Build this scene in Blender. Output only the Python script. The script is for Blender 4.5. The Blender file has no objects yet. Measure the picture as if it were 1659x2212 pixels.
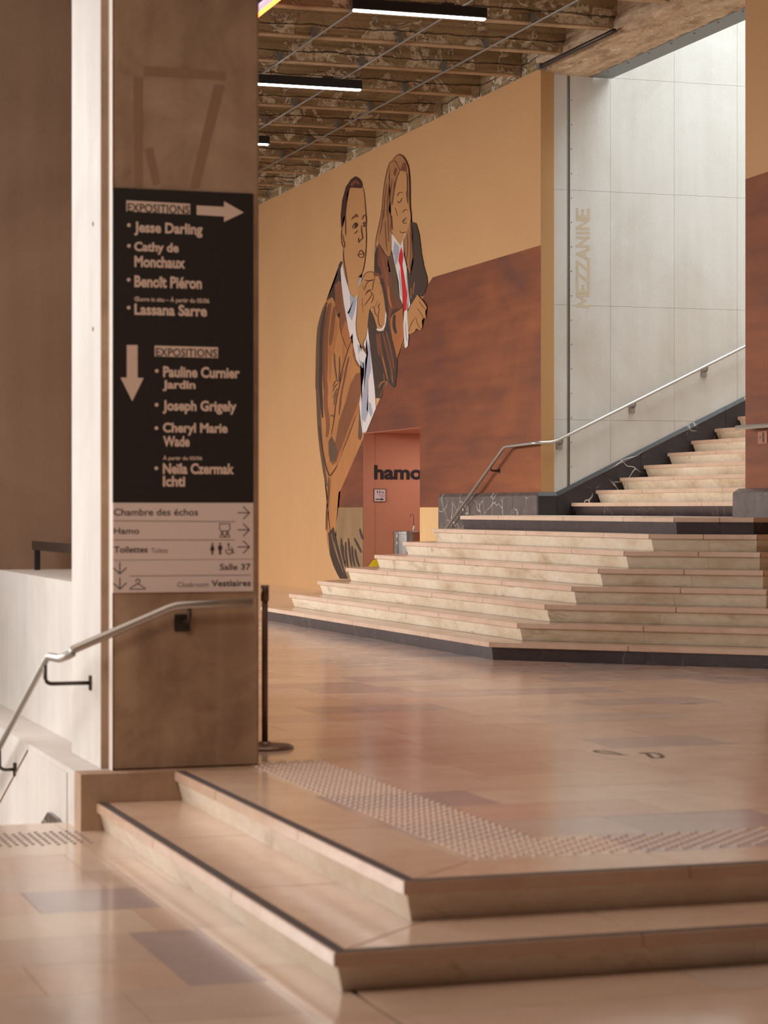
import bpy, bmesh, math, random
from mathutils import Vector, Matrix

random.seed(7)
scene = bpy.context.scene
COL = scene.collection

# ------------------------------------------------------------------ camera
F, CX, YH, EYE = 5000.0, 829.5, 1098.8, 1.366      # focal length and horizon for 1659 x 2212
TH = math.radians(18.04)                            # camera heading off the wall direction (+y)
cam_d = bpy.data.cameras.new('camera')
cam = bpy.data.objects.new('camera', cam_d); COL.objects.link(cam)
cam.location = (0, 0, EYE)
cam.rotation_euler = (math.radians(90), 0, -TH)
cam_d.sensor_fit = 'HORIZONTAL'; cam_d.sensor_width = 33.0
cam_d.lens = F / 1659.0 * 33.0
cam_d.shift_x = 0.0; cam_d.shift_y = -(1106.0 - YH) / 1659.0
cam_d.clip_start = 0.1; cam_d.clip_end = 200
cam_d.dof.use_dof = True
cam_d.dof.focus_distance = 31.0
cam_d.dof.aperture_fstop = 4.6
scene.camera = cam

# ------------------------------------------------------------------ world and lights
w = bpy.data.worlds.new('world'); scene.world = w; w.use_nodes = True
bg = w.node_tree.nodes['Background']
bg.inputs[0].default_value = (1.0, 0.74, 0.58, 1); bg.inputs[1].default_value = 0.07

def area(name, loc, rot, sx, sy, power, color):
    d = bpy.data.lights.new(name, 'AREA'); d.shape = 'RECTANGLE'
    d.size = sx; d.size_y = sy; d.energy = power; d.color = color
    o = bpy.data.objects.new(name, d); COL.objects.link(o)
    o.location = loc; o.rotation_euler = rot
    return o
R90 = math.radians(90)
# tall windows on the left side of the hall (facing +x)
area('hall_window_light', (-8, 32.5, 4.6), (0, -R90, 0), 5.2, 22, 4300, (1.0, 0.95, 0.92))
ecl = area('entrance_down_fill', (3.4, 12.2, 6.9), (0, 0, 0), 8, 16, 125, (1.0, 0.82, 0.72)); ecl.data.spread = math.radians(60)  # added unseen overhead light, narrow spread to brighten floor and treads
area('entrance_side_fill', (-5.5, 10.6, 3.0), (0, -R90, 0), 4.5, 4.6, 330, (1.0, 0.94, 0.88))  # added unseen side light, grazes the steps and floor from the left
pil = area('pillar_front_fill', (0.6, 5.2, 6.2), (math.radians(57), 0, math.radians(-17)), 1.5, 1.5, 16, (1.0, 0.78, 0.62)); pil.data.spread = math.radians(70)  # added unseen light aimed at the front face of the pillar
# window of the stairwell that lights the side of the pillar (facing +x)
area('stairwell_window_light', (-1.2, 14.4, 2.6), (0, -R90, 0), 5.5, 3.6, 122, (0.98, 0.98, 1.0))
# daylight falling down the void over the mezzanine flight
area('void_skylight', (15.5, 24.4, 12.5), (0, 0, 0), 6.5, 5.2, 1350, (0.84, 0.95, 1.0))

area('recess_fill', (12.2, 33.2, 2.5), (0, 0, 0), 1.6, 1.6, 26, (1.0, 0.93, 0.88))  # added unseen fill that brightens the doorway recess

scene.view_settings.view_transform = 'Standard'
scene.view_settings.look = 'None'
scene.view_settings.gamma = 1.0
scene.view_settings.exposure = 0.0
scene.view_settings.use_curve_mapping = False

# ------------------------------------------------------------------ measuring helpers (photo pixel -> point on a real plane)
ST, CT = math.sin(TH), math.cos(TH)
def on_x(px, py, X):
    s = (px - CX) / F; d = X / (ST + s * CT)
    return Vector((X, d * (CT - s * ST), EYE - d * (py - YH) / F))
def on_y(px, py, Y):
    s = (px - CX) / F; d = Y / (CT - s * ST)
    return Vector((d * (ST + s * CT), Y, EYE - d * (py - YH) / F))
def on_z(px, py, Z):
    s = (px - CX) / F; d = F * (EYE - Z) / (py - YH)
    return Vector((d * (ST + s * CT), d * (CT - s * ST), Z))

# ------------------------------------------------------------------ materials
def lin(c):
    c = c / 255.0
    return c / 12.92 if c <= 0.04045 else ((c + 0.055) / 1.055) ** 2.4
def rgb(r, g, b, k=1.0):
    return (min(lin(r) * k, .95), min(lin(g) * k, .95), min(lin(b) * k, .95), 1)

def new_mat(name):
    m = bpy.data.materials.new(name); m.use_nodes = True
    nt = m.node_tree; b = nt.nodes['Principled BSDF']
    return m, nt, b
def plain(name, col, rough=0.6, metal=0.0, spec=0.5, emit=None, es=0):
    m, nt, b = new_mat(name)
    b.inputs['Base Color'].default_value = col
    b.inputs['Roughness'].default_value = rough
    b.inputs['Metallic'].default_value = metal
    b.inputs['Specular IOR Level'].default_value = spec
    if emit:
        b.inputs['Emission Color'].default_value = emit
        b.inputs['Emission Strength'].default_value = es
    return m
def coords(nt, scale=(1, 1, 1), kind='object'):
    if kind == 'world':
        g = nt.nodes.new('ShaderNodeNewGeometry'); out = g.outputs['Position']
    else:
        t = nt.nodes.new('ShaderNodeTexCoord'); out = t.outputs['Object']
    mp = nt.nodes.new('ShaderNodeMapping'); mp.inputs['Scale'].default_value = scale
    nt.links.new(out, mp.inputs['Vector'])
    return mp.outputs['Vector']
def noise(nt, vec, scale, detail=6, rough=.6, dist=0.0):
    n = nt.nodes.new('ShaderNodeTexNoise'); n.inputs['Scale'].default_value = scale
    n.inputs['Detail'].default_value = detail; n.inputs['Roughness'].default_value = rough
    n.inputs['Distortion'].default_value = dist
    nt.links.new(vec, n.inputs['Vector']); return n.outputs['Fac']
def ramp(nt, fac, stops, mode='LINEAR'):
    r = nt.nodes.new('ShaderNodeValToRGB'); r.color_ramp.interpolation = mode
    while len(r.color_ramp.elements) > 1: r.color_ramp.elements.remove(r.color_ramp.elements[-1])
    r.color_ramp.elements[0].position = stops[0][0]; r.color_ramp.elements[0].color = stops[0][1]
    for p, c in stops[1:]:
        e = r.color_ramp.elements.new(p); e.color = c
    nt.links.new(fac, r.inputs['Fac']); return r.outputs['Color']
def mixc(nt, fac, a, b, mode='MIX'):
    m = nt.nodes.new('ShaderNodeMix'); m.data_type = 'RGBA'; m.blend_type = mode
    if isinstance(fac, (int, float)): m.inputs[0].default_value = fac
    else: nt.links.new(fac, m.inputs[0])
    for i, v in ((6, a), (7, b)):
        if isinstance(v, tuple): m.inputs[i].default_value = v
        else: nt.links.new(v, m.inputs[i])
    return m.outputs[2]
def bump(nt, bsdf, h, strength=.3, dist=.01):
    b = nt.nodes.new('ShaderNodeBump'); b.inputs['Strength'].default_value = strength
    b.inputs['Distance'].default_value = dist
    nt.links.new(h, b.inputs['Height']); nt.links.new(b.outputs['Normal'], bsdf.inputs['Normal'])
W1, K0 = (1, 1, 1, 1), (0, 0, 0, 1)

def stone(name, base, dark, light, scale=1.5, rough=.35, bmp=.1, stretch=(1, 1, 1), stain=None, kind='world', spec=.5):
    m, nt, b = new_mat(name)
    v = coords(nt, stretch, kind)
    n1 = noise(nt, v, scale, 8, .62, .3)
    c = ramp(nt, n1, [(.28, dark), (.5, base), (.74, light)])
    n2 = noise(nt, v, scale * 9, 5, .6)
    c = mixc(nt, .25, c, ramp(nt, n2, [(.3, dark), (.7, light)]))
    if stain:
        n3 = noise(nt, v, scale * .9, 6, .7, 1.2)
        f = ramp(nt, n3, [(.58, K0), (.72, W1)])
        c = mixc(nt, f, c, stain)
    nt.links.new(c, b.inputs['Base Color'])
    b.inputs['Roughness'].default_value = rough
    b.inputs['Specular IOR Level'].default_value = spec
    if bmp: bump(nt, b, n2, bmp, .004)
    return m

def slab_mat(name, cols, rough):
    m, nt, b = new_mat(name)
    oi = nt.nodes.new('ShaderNodeObjectInfo')
    n = len(cols)
    c = ramp(nt, oi.outputs['Random'], [(i / n, col) for i, col in enumerate(cols)], 'CONSTANT')
    v = coords(nt, (1, 1, 1), 'world')
    n1 = noise(nt, v, 1.6, 8, .65, .8)
    c = mixc(nt, .55, c, ramp(nt, n1, [(.3, (.78, .74, .74, 1)), (.5, (.95, .94, .94, 1)), (.7, (1, 1, 1, 1))]), 'MULTIPLY')
    nt.links.new(c, b.inputs['Base Color'])
    n2 = noise(nt, v, 4, 5, .6)
    r = ramp(nt, n2, [(.3, (rough * .75,) * 3 + (1,)), (.7, (rough * 1.25,) * 3 + (1,))])
    nt.links.new(r, b.inputs['Roughness'])
    b.inputs['Specular IOR Level'].default_value = .55
    return m

def concrete(name, base, dark, light, scale=.7, rough=.75, boards=False, bmp=.25):
    m, nt, b = new_mat(name)
    v = coords(nt, (1, 1, 1), 'world')
    n1 = noise(nt, v, scale, 9, .65, .5)
    c = ramp(nt, n1, [(.25, dark), (.5, base), (.75, light)])
    v2 = coords(nt, (5, 5, .35), 'world')
    n2 = noise(nt, v2, 1.2, 6, .6)
    c = mixc(nt, .22, c, ramp(nt, n2, [(.3, dark), (.7, light)]))
    n3 = noise(nt, v, 30, 4, .6)
    if boards:
        v3 = coords(nt, (.25, .25, 9), 'world')
        n4 = noise(nt, v3, 1.0, 3, .6)
        c = mixc(nt, .35, c, ramp(nt, n4, [(.35, dark), (.65, light)]))
    nt.links.new(c, b.inputs['Base Color'])
    b.inputs['Roughness'].default_value = rough
    b.inputs['Specular IOR Level'].default_value = .35
    bump(nt, b, n3, bmp, .006)
    return m

def ceiling_mat():
    m, nt, b = new_mat('spalled_ceiling_concrete')
    v = coords(nt, (1, 1, 1), 'world')
    n1 = noise(nt, v, 1.1, 8, .65, .4)
    c = ramp(nt, n1, [(.3, rgb(150, 122, 88)), (.55, rgb(182, 152, 112)), (.8, rgb(200, 174, 136))])
    vb = coords(nt, (.25, .25, 16), 'world')
    nb = noise(nt, vb, 1.0, 3, .6)
    c = mixc(nt, .5, c, ramp(nt, nb, [(.35, rgb(124, 98, 68)), (.65, rgb(206, 178, 138))]))
    g = nt.nodes.new('ShaderNodeNewGeometry'); sp = nt.nodes.new('ShaderNodeSeparateXYZ')
    nt.links.new(g.outputs['Position'], sp.inputs[0])
    # the concrete has spalled along the lower part of the ribs, over the corroded bars
    mr = nt.nodes.new('ShaderNodeMapRange'); nt.links.new(sp.outputs['Z'], mr.inputs[0])
    mr.inputs[1].default_value = 7.02; mr.inputs[2].default_value = 7.75; mr.inputs[3].default_value = .10; mr.inputs[4].default_value = -.10
    n2 = noise(nt, coords(nt, (1.2, 1.2, 1.5), 'world'), 2.0, 9, .72, 1.0)
    ad0 = nt.nodes.new('ShaderNodeMath'); ad0.operation = 'ADD'; nt.links.new(n2, ad0.inputs[0]); nt.links.new(mr.outputs[0], ad0.inputs[1])
    f = ramp(nt, ad0.outputs[0], [(.585, K0), (.605, W1)])
    n3 = noise(nt, v, 12, 6, .75)
    pale = ramp(nt, n3, [(.35, rgb(150, 118, 88)), (.5, rgb(226, 204, 172)), (.7, rgb(250, 238, 216))])
    c = mixc(nt, f, c, pale)
    # uneven dark line low on the ribs
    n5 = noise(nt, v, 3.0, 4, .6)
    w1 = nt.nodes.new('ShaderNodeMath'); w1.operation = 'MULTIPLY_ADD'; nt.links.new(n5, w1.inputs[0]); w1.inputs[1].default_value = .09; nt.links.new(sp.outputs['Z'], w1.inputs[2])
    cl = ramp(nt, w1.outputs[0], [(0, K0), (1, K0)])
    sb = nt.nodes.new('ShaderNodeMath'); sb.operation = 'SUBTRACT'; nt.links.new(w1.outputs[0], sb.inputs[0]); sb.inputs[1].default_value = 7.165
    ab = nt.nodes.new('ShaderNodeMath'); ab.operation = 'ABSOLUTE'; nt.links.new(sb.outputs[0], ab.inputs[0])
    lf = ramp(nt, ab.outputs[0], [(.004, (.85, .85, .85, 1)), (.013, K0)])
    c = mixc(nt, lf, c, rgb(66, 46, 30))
    nt.links.new(c, b.inputs['Base Color'])
    b.inputs['Roughness'].default_value = .85; b.inputs['Specular IOR Level'].default_value = .25
    ad = nt.nodes.new('ShaderNodeMath'); ad.operation = 'SUBTRACT'
    nt.links.new(n3, ad.inputs[0]); nt.links.new(f, ad.inputs[1])
    bump(nt, b, ad.outputs[0], .9, .04)
    return m

def marble(name, base, light, rough=.28, amount=1.0):
    m, nt, b = new_mat(name)
    v = coords(nt, (1, 1, 1), 'world')
    n0 = nt.nodes.new('ShaderNodeTexNoise'); n0.inputs['Scale'].default_value = 2.2
    nt.links.new(v, n0.inputs['Vector'])
    va = nt.nodes.new('ShaderNodeVectorMath'); va.operation = 'MULTIPLY_ADD'
    nt.links.new(n0.outputs['Color'], va.inputs[0]); va.inputs[1].default_value = (.5, .5, .5)
    nt.links.new(v, va.inputs[2])
    vo = nt.nodes.new('ShaderNodeTexVoronoi'); vo.feature = 'DISTANCE_TO_EDGE'; vo.inputs['Scale'].default_value = 3.0
    nt.links.new(va.outputs[0], vo.inputs['Vector'])
    f = ramp(nt, vo.outputs['Distance'], [(0, (amount,) * 3 + (1,)), (.012, (amount * .5,) * 3 + (1,)), (.022, K0)])
    n1 = noise(nt, v, 1.7, 5, .6)
    g = ramp(nt, n1, [(.47, K0), (.56, W1)])
    ff = mixc(nt, 1.0, f, g, 'MULTIPLY')
    n2 = noise(nt, v, 7, 8, .7)
    c = ramp(nt, n2, [(.35, base), (.8, tuple(min(1, x * 2.0 + .004) for x in base[:3]) + (1,))])
    c = mixc(nt, ff, c, light)
    nt.links.new(c, b.inputs['Base Color'])
    b.inputs['Roughness'].default_value = rough
    return m

def paint(name, col, var=.18, rough=.6, stroke=(1, 6, .6)):
    m, nt, b = new_mat(name)
    v = coords(nt, stroke, 'world')
    n = noise(nt, v, 1.4, 6, .6, .4)
    d = tuple(x * (1 - var) for x in col[:3]) + (1,); l = tuple(min(1, x * (1 + var)) for x in col[:3]) + (1,)
    c = ramp(nt, n, [(.3, d), (.7, l)])
    nt.links.new(c, b.inputs['Base Color'])
    b.inputs['Roughness'].default_value = rough; b.inputs['Specular IOR Level'].default_value = .3
    return m

def table_paint():
    m, nt, b = new_mat('mural_brown_wood_paint')
    v = coords(nt, (1, .5, 1.1), 'world')
    n = noise(nt, v, .8, 8, .6, 1.0)
    c = ramp(nt, n, [(.3, rgb(108, 66, 52, 1.1)), (.5, rgb(134, 77, 46, 1.1)), (.7, rgb(156, 92, 53, 1.1)), (.85, rgb(168, 102, 58, 1.1))])
    v2 = coords(nt, (1, .3, 4), 'world')
    n2 = noise(nt, v2, 1.5, 5, .6)
    c = mixc(nt, .3, c, ramp(nt, n2, [(.35, rgb(90, 52, 42)), (.65, rgb(158, 92, 56))]))
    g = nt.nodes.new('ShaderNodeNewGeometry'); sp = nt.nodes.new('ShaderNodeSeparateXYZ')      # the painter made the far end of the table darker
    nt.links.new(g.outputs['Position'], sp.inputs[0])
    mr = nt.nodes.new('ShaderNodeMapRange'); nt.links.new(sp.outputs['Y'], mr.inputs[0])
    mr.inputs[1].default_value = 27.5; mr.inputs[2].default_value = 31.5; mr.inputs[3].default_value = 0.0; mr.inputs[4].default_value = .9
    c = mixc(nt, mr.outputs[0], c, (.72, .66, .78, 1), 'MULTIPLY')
    nt.links.new(c, b.inputs['Base Color'])
    b.inputs['Roughness'].default_value = .6; b.inputs['Specular IOR Level'].default_value = .3
    return m

M = {}
M['mid_slab'] = slab_mat('polished_hall_slab', [rgb(226, 196, 176), rgb(230, 202, 180), rgb(220, 186, 168), rgb(208, 188, 178), rgb(226, 194, 172), rgb(192, 172, 168), rgb(232, 208, 188)], .15)
M['low_slab'] = slab_mat('polished_lower_slab', [rgb(218, 192, 170), rgb(214, 184, 162), rgb(222, 200, 178), rgb(182, 164, 160), rgb(216, 186, 162), rgb(210, 186, 168)], .15)
M['joint'] = plain('floor_joint', rgb(150, 124, 106), .8)
M['tread'] = stone('tread_stone', rgb(218, 187, 163), rgb(200, 163, 138), rgb(226, 202, 180), 1.2, .2, .04)
M['riser'] = stone('riser_stone', rgb(224, 208, 182), rgb(188, 160, 124), rgb(240, 230, 212), 1.1, .42, .08, (1, 1, 2.5), rgb(170, 142, 106))
M['riser_pale'] = stone('pale_riser_stone', rgb(226, 212, 192), rgb(196, 174, 146), rgb(242, 234, 220), 1.1, .42, .08, (1, 1, 2.5), rgb(176, 154, 126))
M['grip'] = plain('dark_grip_strip', rgb(84, 72, 70), .7)
M['black_riser'] = marble('black_marble_riser', rgb(52, 42, 44), rgb(150, 140, 135), .35, .35)
M['black_marble'] = marble('black_veined_marble', rgb(36, 29, 32), rgb(225, 210, 195), .5, 1.0)
M['grey_marble'] = marble('grey_veined_marble', rgb(84, 74, 72), rgb(220, 208, 194), .3, 1.0)
M['conc_pillar'] = concrete('pillar_concrete', rgb(172, 142, 116), rgb(108, 86, 66), rgb(204, 172, 146), 1.8)
M['conc_lit'] = concrete('daylit_side_concrete', rgb(214, 207, 200), rgb(196, 188, 180), rgb(228, 224, 218), .8)  # paler copy of the concrete, daylight on the left-facing sides put into the colour
M['conc_grey'] = concrete('grey_panel_concrete', rgb(200, 196, 190), rgb(182, 172, 160), rgb(210, 208, 205), .6)
M['conc_brown'] = concrete('brown_wall_concrete', rgb(138, 108, 86), rgb(118, 92, 72), rgb(156, 126, 102), .5)
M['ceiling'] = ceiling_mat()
M['beam'] = stone('rough_beam_concrete', rgb(186, 158, 128), rgb(112, 84, 58), rgb(224, 200, 170), 3.2, .85, 1.0, (2.4, .6, 2.4), rgb(236, 214, 186))
M['rib_edge'] = stone('pale_rib_edge', rgb(170, 140, 104), rgb(130, 102, 72), rgb(196, 166, 128), 3, .85, .4)
M['ochre'] = paint('mural_ochre_paint', rgb(204, 158, 110), .03, .6, (1, .6, .5))
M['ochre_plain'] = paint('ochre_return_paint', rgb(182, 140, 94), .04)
M['sand'] = paint('mural_sand_paint', rgb(224, 182, 128), .04)
M['table'] = table_paint()
M['terracotta'] = paint('terracotta_recess_paint', rgb(192, 130, 104), .04)
M['steel'] = plain('brushed_steel', rgb(196, 192, 186), .42, .9)
M['post_steel'] = plain('brown_anodised_post', rgb(128, 104, 88), .4, .7)
M['fountain'] = plain('polished_fountain_steel', rgb(180, 172, 166), .16, 1.0)
M['dull_steel'] = plain('dull_grey_steel', rgb(150, 146, 140), .45, .8)
M['dark_steel'] = plain('dark_steel', rgb(82, 74, 68), .4, .8)
M['flange'] = plain('grey_painted_steel', rgb(112, 116, 114), .5)
M['black'] = plain('black_metal', rgb(30, 27, 28), .5)
M['black_sign'] = plain('black_sign_panel', rgb(38, 30, 28), .55)
M['pink_sign'] = plain('pale_sign_panel', rgb(238, 218, 210), .55)
M['sign_text'] = plain('pale_sign_lettering', rgb(236, 208, 190), .6)
M['dark_text'] = plain('dark_sign_lettering', rgb(58, 42, 38), .6)
M['mid_text'] = plain('soft_sign_lettering', rgb(120, 92, 82), .6)
M['black_text'] = plain('black_wall_lettering', rgb(20, 10, 8), .6)
M['stencil'] = plain('faded_stencil_paint', rgb(190, 176, 152), .8)
M['lit_return_tone'] = plain('daylit_return_white', rgb(232, 222, 210), .5)  # daylight on the shaft's narrow return is put into this white
M['tube'] = plain('white_lamp_tube', rgb(255, 252, 245), .5, emit=(1, .97, .92, 1), es=9)
M['orange_tube'] = plain('orange_lamp_tube', rgb(255, 120, 60), .5, emit=(1, .16, .03, 1), es=6)
M['violet_tube'] = plain('pale_lamp_glass', rgb(220, 205, 225), .5, emit=(.8, .62, .78, 1), es=.7)
M['dome'] = plain('tactile_dome_resin', rgb(222, 198, 184), .3)
M['dome_shaded'] = plain('tactile_stud_shade_tone', rgb(120, 106, 98), .35)  # darker than the floor, stands in for shading on the stud sides
M['yellow'] = plain('yellow_plastic', rgb(236, 214, 20), .45)
M['label_white'] = plain('white_label', rgb(214, 196, 200), .5)
M['floor_ink'] = plain('worn_floor_lettering', rgb(96, 76, 66), .4)
M['cable'] = plain('cable_rubber', rgb(70, 62, 56), .6)

# ------------------------------------------------------------------ mesh helpers
def link(o, parent=None):
    COL.objects.link(o)
    if parent is not None: o.parent = parent
    return o
def finish(bm, name, mat, parent=None, smooth=False, off=None):
    bmesh.ops.recalc_face_normals(bm, faces=bm.faces)
    me = bpy.data.meshes.new(name); bm.to_mesh(me); bm.free()
    if smooth:
        for p in me.polygons: p.use_smooth = True
        me.update()
    me.materials.append(mat)
    o = bpy.data.objects.new(name, me)
    link(o, parent)
    return o
def place(o, parent):
    """give a world-space mesh an origin relative to its parent's location (parents are never rotated)"""
    return o
def boxbm(bm, a, b, bev=0.0):
    x0, y0, z0 = min(a[0], b[0]), min(a[1], b[1]), min(a[2], b[2])
    x1, y1, z1 = max(a[0], b[0]), max(a[1], b[1]), max(a[2], b[2])
    vs = [bm.verts.new(p) for p in ((x0, y0, z0), (x1, y0, z0), (x1, y1, z0), (x0, y1, z0), (x0, y0, z1), (x1, y0, z1), (x1, y1, z1), (x0, y1, z1))]
    fs = [bm.faces.new([vs[i] for i in q]) for q in ((0, 3, 2, 1), (4, 5, 6, 7), (0, 1, 5, 4), (1, 2, 6, 5), (2, 3, 7, 6), (3, 0, 4, 7))]
    if bev:
        es = {e for f in fs for e in f.edges}
        bmesh.ops.bevel(bm, geom=list(es), offset=bev, segments=2, affect='EDGES')
def box(name, a, b, mat, parent=None, bev=0.0):
    bm = bmesh.new(); boxbm(bm, a, b, bev); return finish(bm, name, mat, parent)
def prismbm(bm, lo, hi):
    """lo, hi: matching rings of 3D points"""
    n = len(lo)
    A = [bm.verts.new(p) for p in lo]; B = [bm.verts.new(p) for p in hi]
    bm.faces.new(A[::-1]); bm.faces.new(B)
    for i in range(n):
        j = (i + 1) % n
        bm.faces.new((A[i], A[j], B[j], B[i]))
def prism(name, lo, hi, mat, parent=None, bev=0.0):
    bm = bmesh.new(); prismbm(bm, lo, hi)
    if bev: bmesh.ops.bevel(bm, geom=list(bm.edges), offset=bev, segments=2, affect='EDGES')
    return finish(bm, name, mat, parent)
def tubebm(bm, pts, r, n=10, ry=None, caps=True):
    pts = [Vector(p) for p in pts]; ry = ry or r; rings = []
    for i, p in enumerate(pts):
        if i == 0: t = pts[1] - p
        elif i == len(pts) - 1: t = p - pts[-2]
        else: t = (p - pts[i - 1]).normalized() + (pts[i + 1] - p).normalized()
        t.normalize()
        up = Vector((0, 0, 1)) if abs(t.z) < .95 else Vector((0, 1, 0))
        a = t.cross(up).normalized(); b = a.cross(t).normalized()
        k = 1.0
        if 0 < i < len(pts) - 1:
            c = (p - pts[i - 1]).normalized().dot((pts[i + 1] - p).normalized())
            k = 1.0 / max(.75, math.sqrt(max(.01, (1 + c) / 2)))
        rings.append([bm.verts.new(p + a * (r * k * math.cos(q * 2 * math.pi / n)) + b * (ry * math.sin(q * 2 * math.pi / n))) for q in range(n)])
    for A, B in zip(rings, rings[1:]):
        for q in range(n):
            bm.faces.new((A[q], A[(q + 1) % n], B[(q + 1) % n], B[q]))
    if caps: bm.faces.new(rings[0][::-1]); bm.faces.new(rings[-1])
def tube(name, pts, r, mat, parent=None, n=10, ry=None):
    bm = bmesh.new(); tubebm(bm, pts, r, n, ry); return finish(bm, name, mat, parent, True)
def rounded(pts, rad=.08, seg=5):
    pts = [Vector(p) for p in pts]; out = [pts[0]]
    for i in range(1, len(pts) - 1):
        a, b, c = pts[i - 1], pts[i], pts[i + 1]
        ra = min(rad, (a - b).length * .45); rc = min(rad, (c - b).length * .45)
        p0 = b + (a - b).normalized() * ra; p2 = b + (c - b).normalized() * rc
        for k in range(seg + 1):
            t = k / seg
            out.append(p0 * (1 - t) ** 2 + b * 2 * t * (1 - t) + p2 * t * t)
    out.append(pts[-1]); return out
def cylbm(bm, c, r, z0, z1, n=24, r1=None):
    r1 = r if r1 is None else r1
    lo = [(c[0] + r * math.cos(i * 2 * math.pi / n), c[1] + r * math.sin(i * 2 * math.pi / n), z0) for i in range(n)]
    hi = [(c[0] + r1 * math.cos(i * 2 * math.pi / n), c[1] + r1 * math.sin(i * 2 * math.pi / n), z1) for i in range(n)]
    prismbm(bm, lo, hi)
def latheobj(name, c, prof, mat, parent=None, n=28):
    bm = bmesh.new(); rings = []
    for r, z in prof:
        rings.append([bm.verts.new((c[0] + r * math.cos(i * 2 * math.pi / n), c[1] + r * math.sin(i * 2 * math.pi / n), c[2] + z)) for i in range(n)])
    for A, B in zip(rings, rings[1:]):
        for q in range(n): bm.faces.new((A[q], A[(q + 1) % n], B[(q + 1) % n], B[q]))
    bm.faces.new(rings[0][::-1]); bm.faces.new(rings[-1])
    return finish(bm, name, mat, parent, False)

def tag(o, label=None, cat=None, group=None, kind=None):
    if label: o['label'] = label
    if cat: o['category'] = cat
    if group: o['group'] = group
    if kind: o['kind'] = kind
    return o
def thing(name, label, cat, group=None):
    o = bpy.data.objects.new(name, None); o.empty_display_size = .1; COL.objects.link(o)
    return tag(o, label, cat, group)
def settle(root, loc=None):
    """move a thing's Empty to its base; children keep their place"""
    bpy.context.view_layer.update()
    if loc is None:
        mn = Vector((1e9,) * 3); mx = Vector((-1e9,) * 3)
        def walk(o):
            if o.type == 'MESH':
                for c in o.bound_box:
                    for i in range(3):
                        mn[i] = min(mn[i], c[i]); mx[i] = max(mx[i], c[i])
            for ch in o.children: walk(ch)
        walk(root); loc = ((mn[0] + mx[0]) / 2, (mn[1] + mx[1]) / 2, mn[2])
    root.location = loc
    T = Matrix.Translation(-Vector(loc))
    for ch in root.children: ch.matrix_parent_inverse = T

def textmesh(body, bold=0.0):
    cu = bpy.data.curves.new('lettering', 'FONT'); cu.body = body; cu.size = 1.0
    cu.offset = bold; cu.resolution_u = 3; cu.extrude = 0
    o = bpy.data.objects.new('lettering', cu); COL.objects.link(o)
    dg = bpy.context.evaluated_depsgraph_get()
    me = bpy.data.meshes.new_from_object(o.evaluated_get(dg))
    bpy.data.objects.remove(o); bpy.data.curves.remove(cu)
    return me
def text_on_y(body, px, Y, mat, parent, name='lettering', bold=0.0, thick=0.0):
    """px = (left, top, right, bottom) of the ink in the photo; the words stand on the plane y = Y"""
    me = textmesh(body, bold)
    xs = [v.co.x for v in me.vertices]; ys = [v.co.y for v in me.vertices]
    x0, x1, y0, y1 = min(xs), max(xs), min(ys), max(ys)
    l, t, r, b = px
    TL, TR = on_y(l, t, Y), on_y(r, t, Y); BL = on_y(l, b, Y)
    sx = (TR.x - TL.x) / (x1 - x0); sz = (TL.z - BL.z) / (y1 - y0)
    for v in me.vertices:
        x = TL.x + (v.co.x - x0) * sx; z = BL.z + (v.co.y - y0) * sz
        v.co = (x, Y, z)
    me.materials.clear(); me.materials.append(mat); me.name = name
    o = bpy.data.objects.new(name, me); link(o, parent); return o
def flat_y(name, pts, Y, mat, parent=None, thick=.0015):
    """flat shape on plane y=Y; pts photo pixels"""
    P = [on_y(x, y, Y) for x, y in pts]
    lo = [(p.x, Y, p.z) for p in P]; hi = [(p.x, Y + thick, p.z) for p in P]
    return prism(name, lo, hi, mat, parent)
def flat_m(name, pts, Y, mat, parent=None, thick=.0015):
    lo = [(x, Y, z) for x, z in pts]; hi = [(x, Y + thick, z) for x, z in pts]
    return prism(name, lo, hi, mat, parent)

# ================================================================== SETTING
R = .16                                  # riser of the big stair
XW = 10.94                               # mural wall face
YW = 27.2                                # concrete wall of the mezzanine flight
ZU, ZL, ZF = 0.0, -.15, -.29             # hall floor, intermediate step, lower floor
UX, UY = 2.69, 8.023                     # nosing of the top entrance step
LX, LY = 2.28, 7.55                      # nosing of the lower entrance step
SX0, YAB, YDA, WB = 7.373, 19.57, 27.54, 2.689
def ring(o):
    """outline of the stair at inward offset o: wall, D/A corner, A/B corner, B/C corner, wall"""
    x = SX0 + o; ya = YAB + .4142 * o; yd = YDA - .4142 * o; wb = (WB - .8284 * o) * .70711
    return [(XW - .001, yd + (XW - x)), (x, yd), (x, ya), (x + wb, ya - wb), (XW - .001, ya - wb)]

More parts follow.
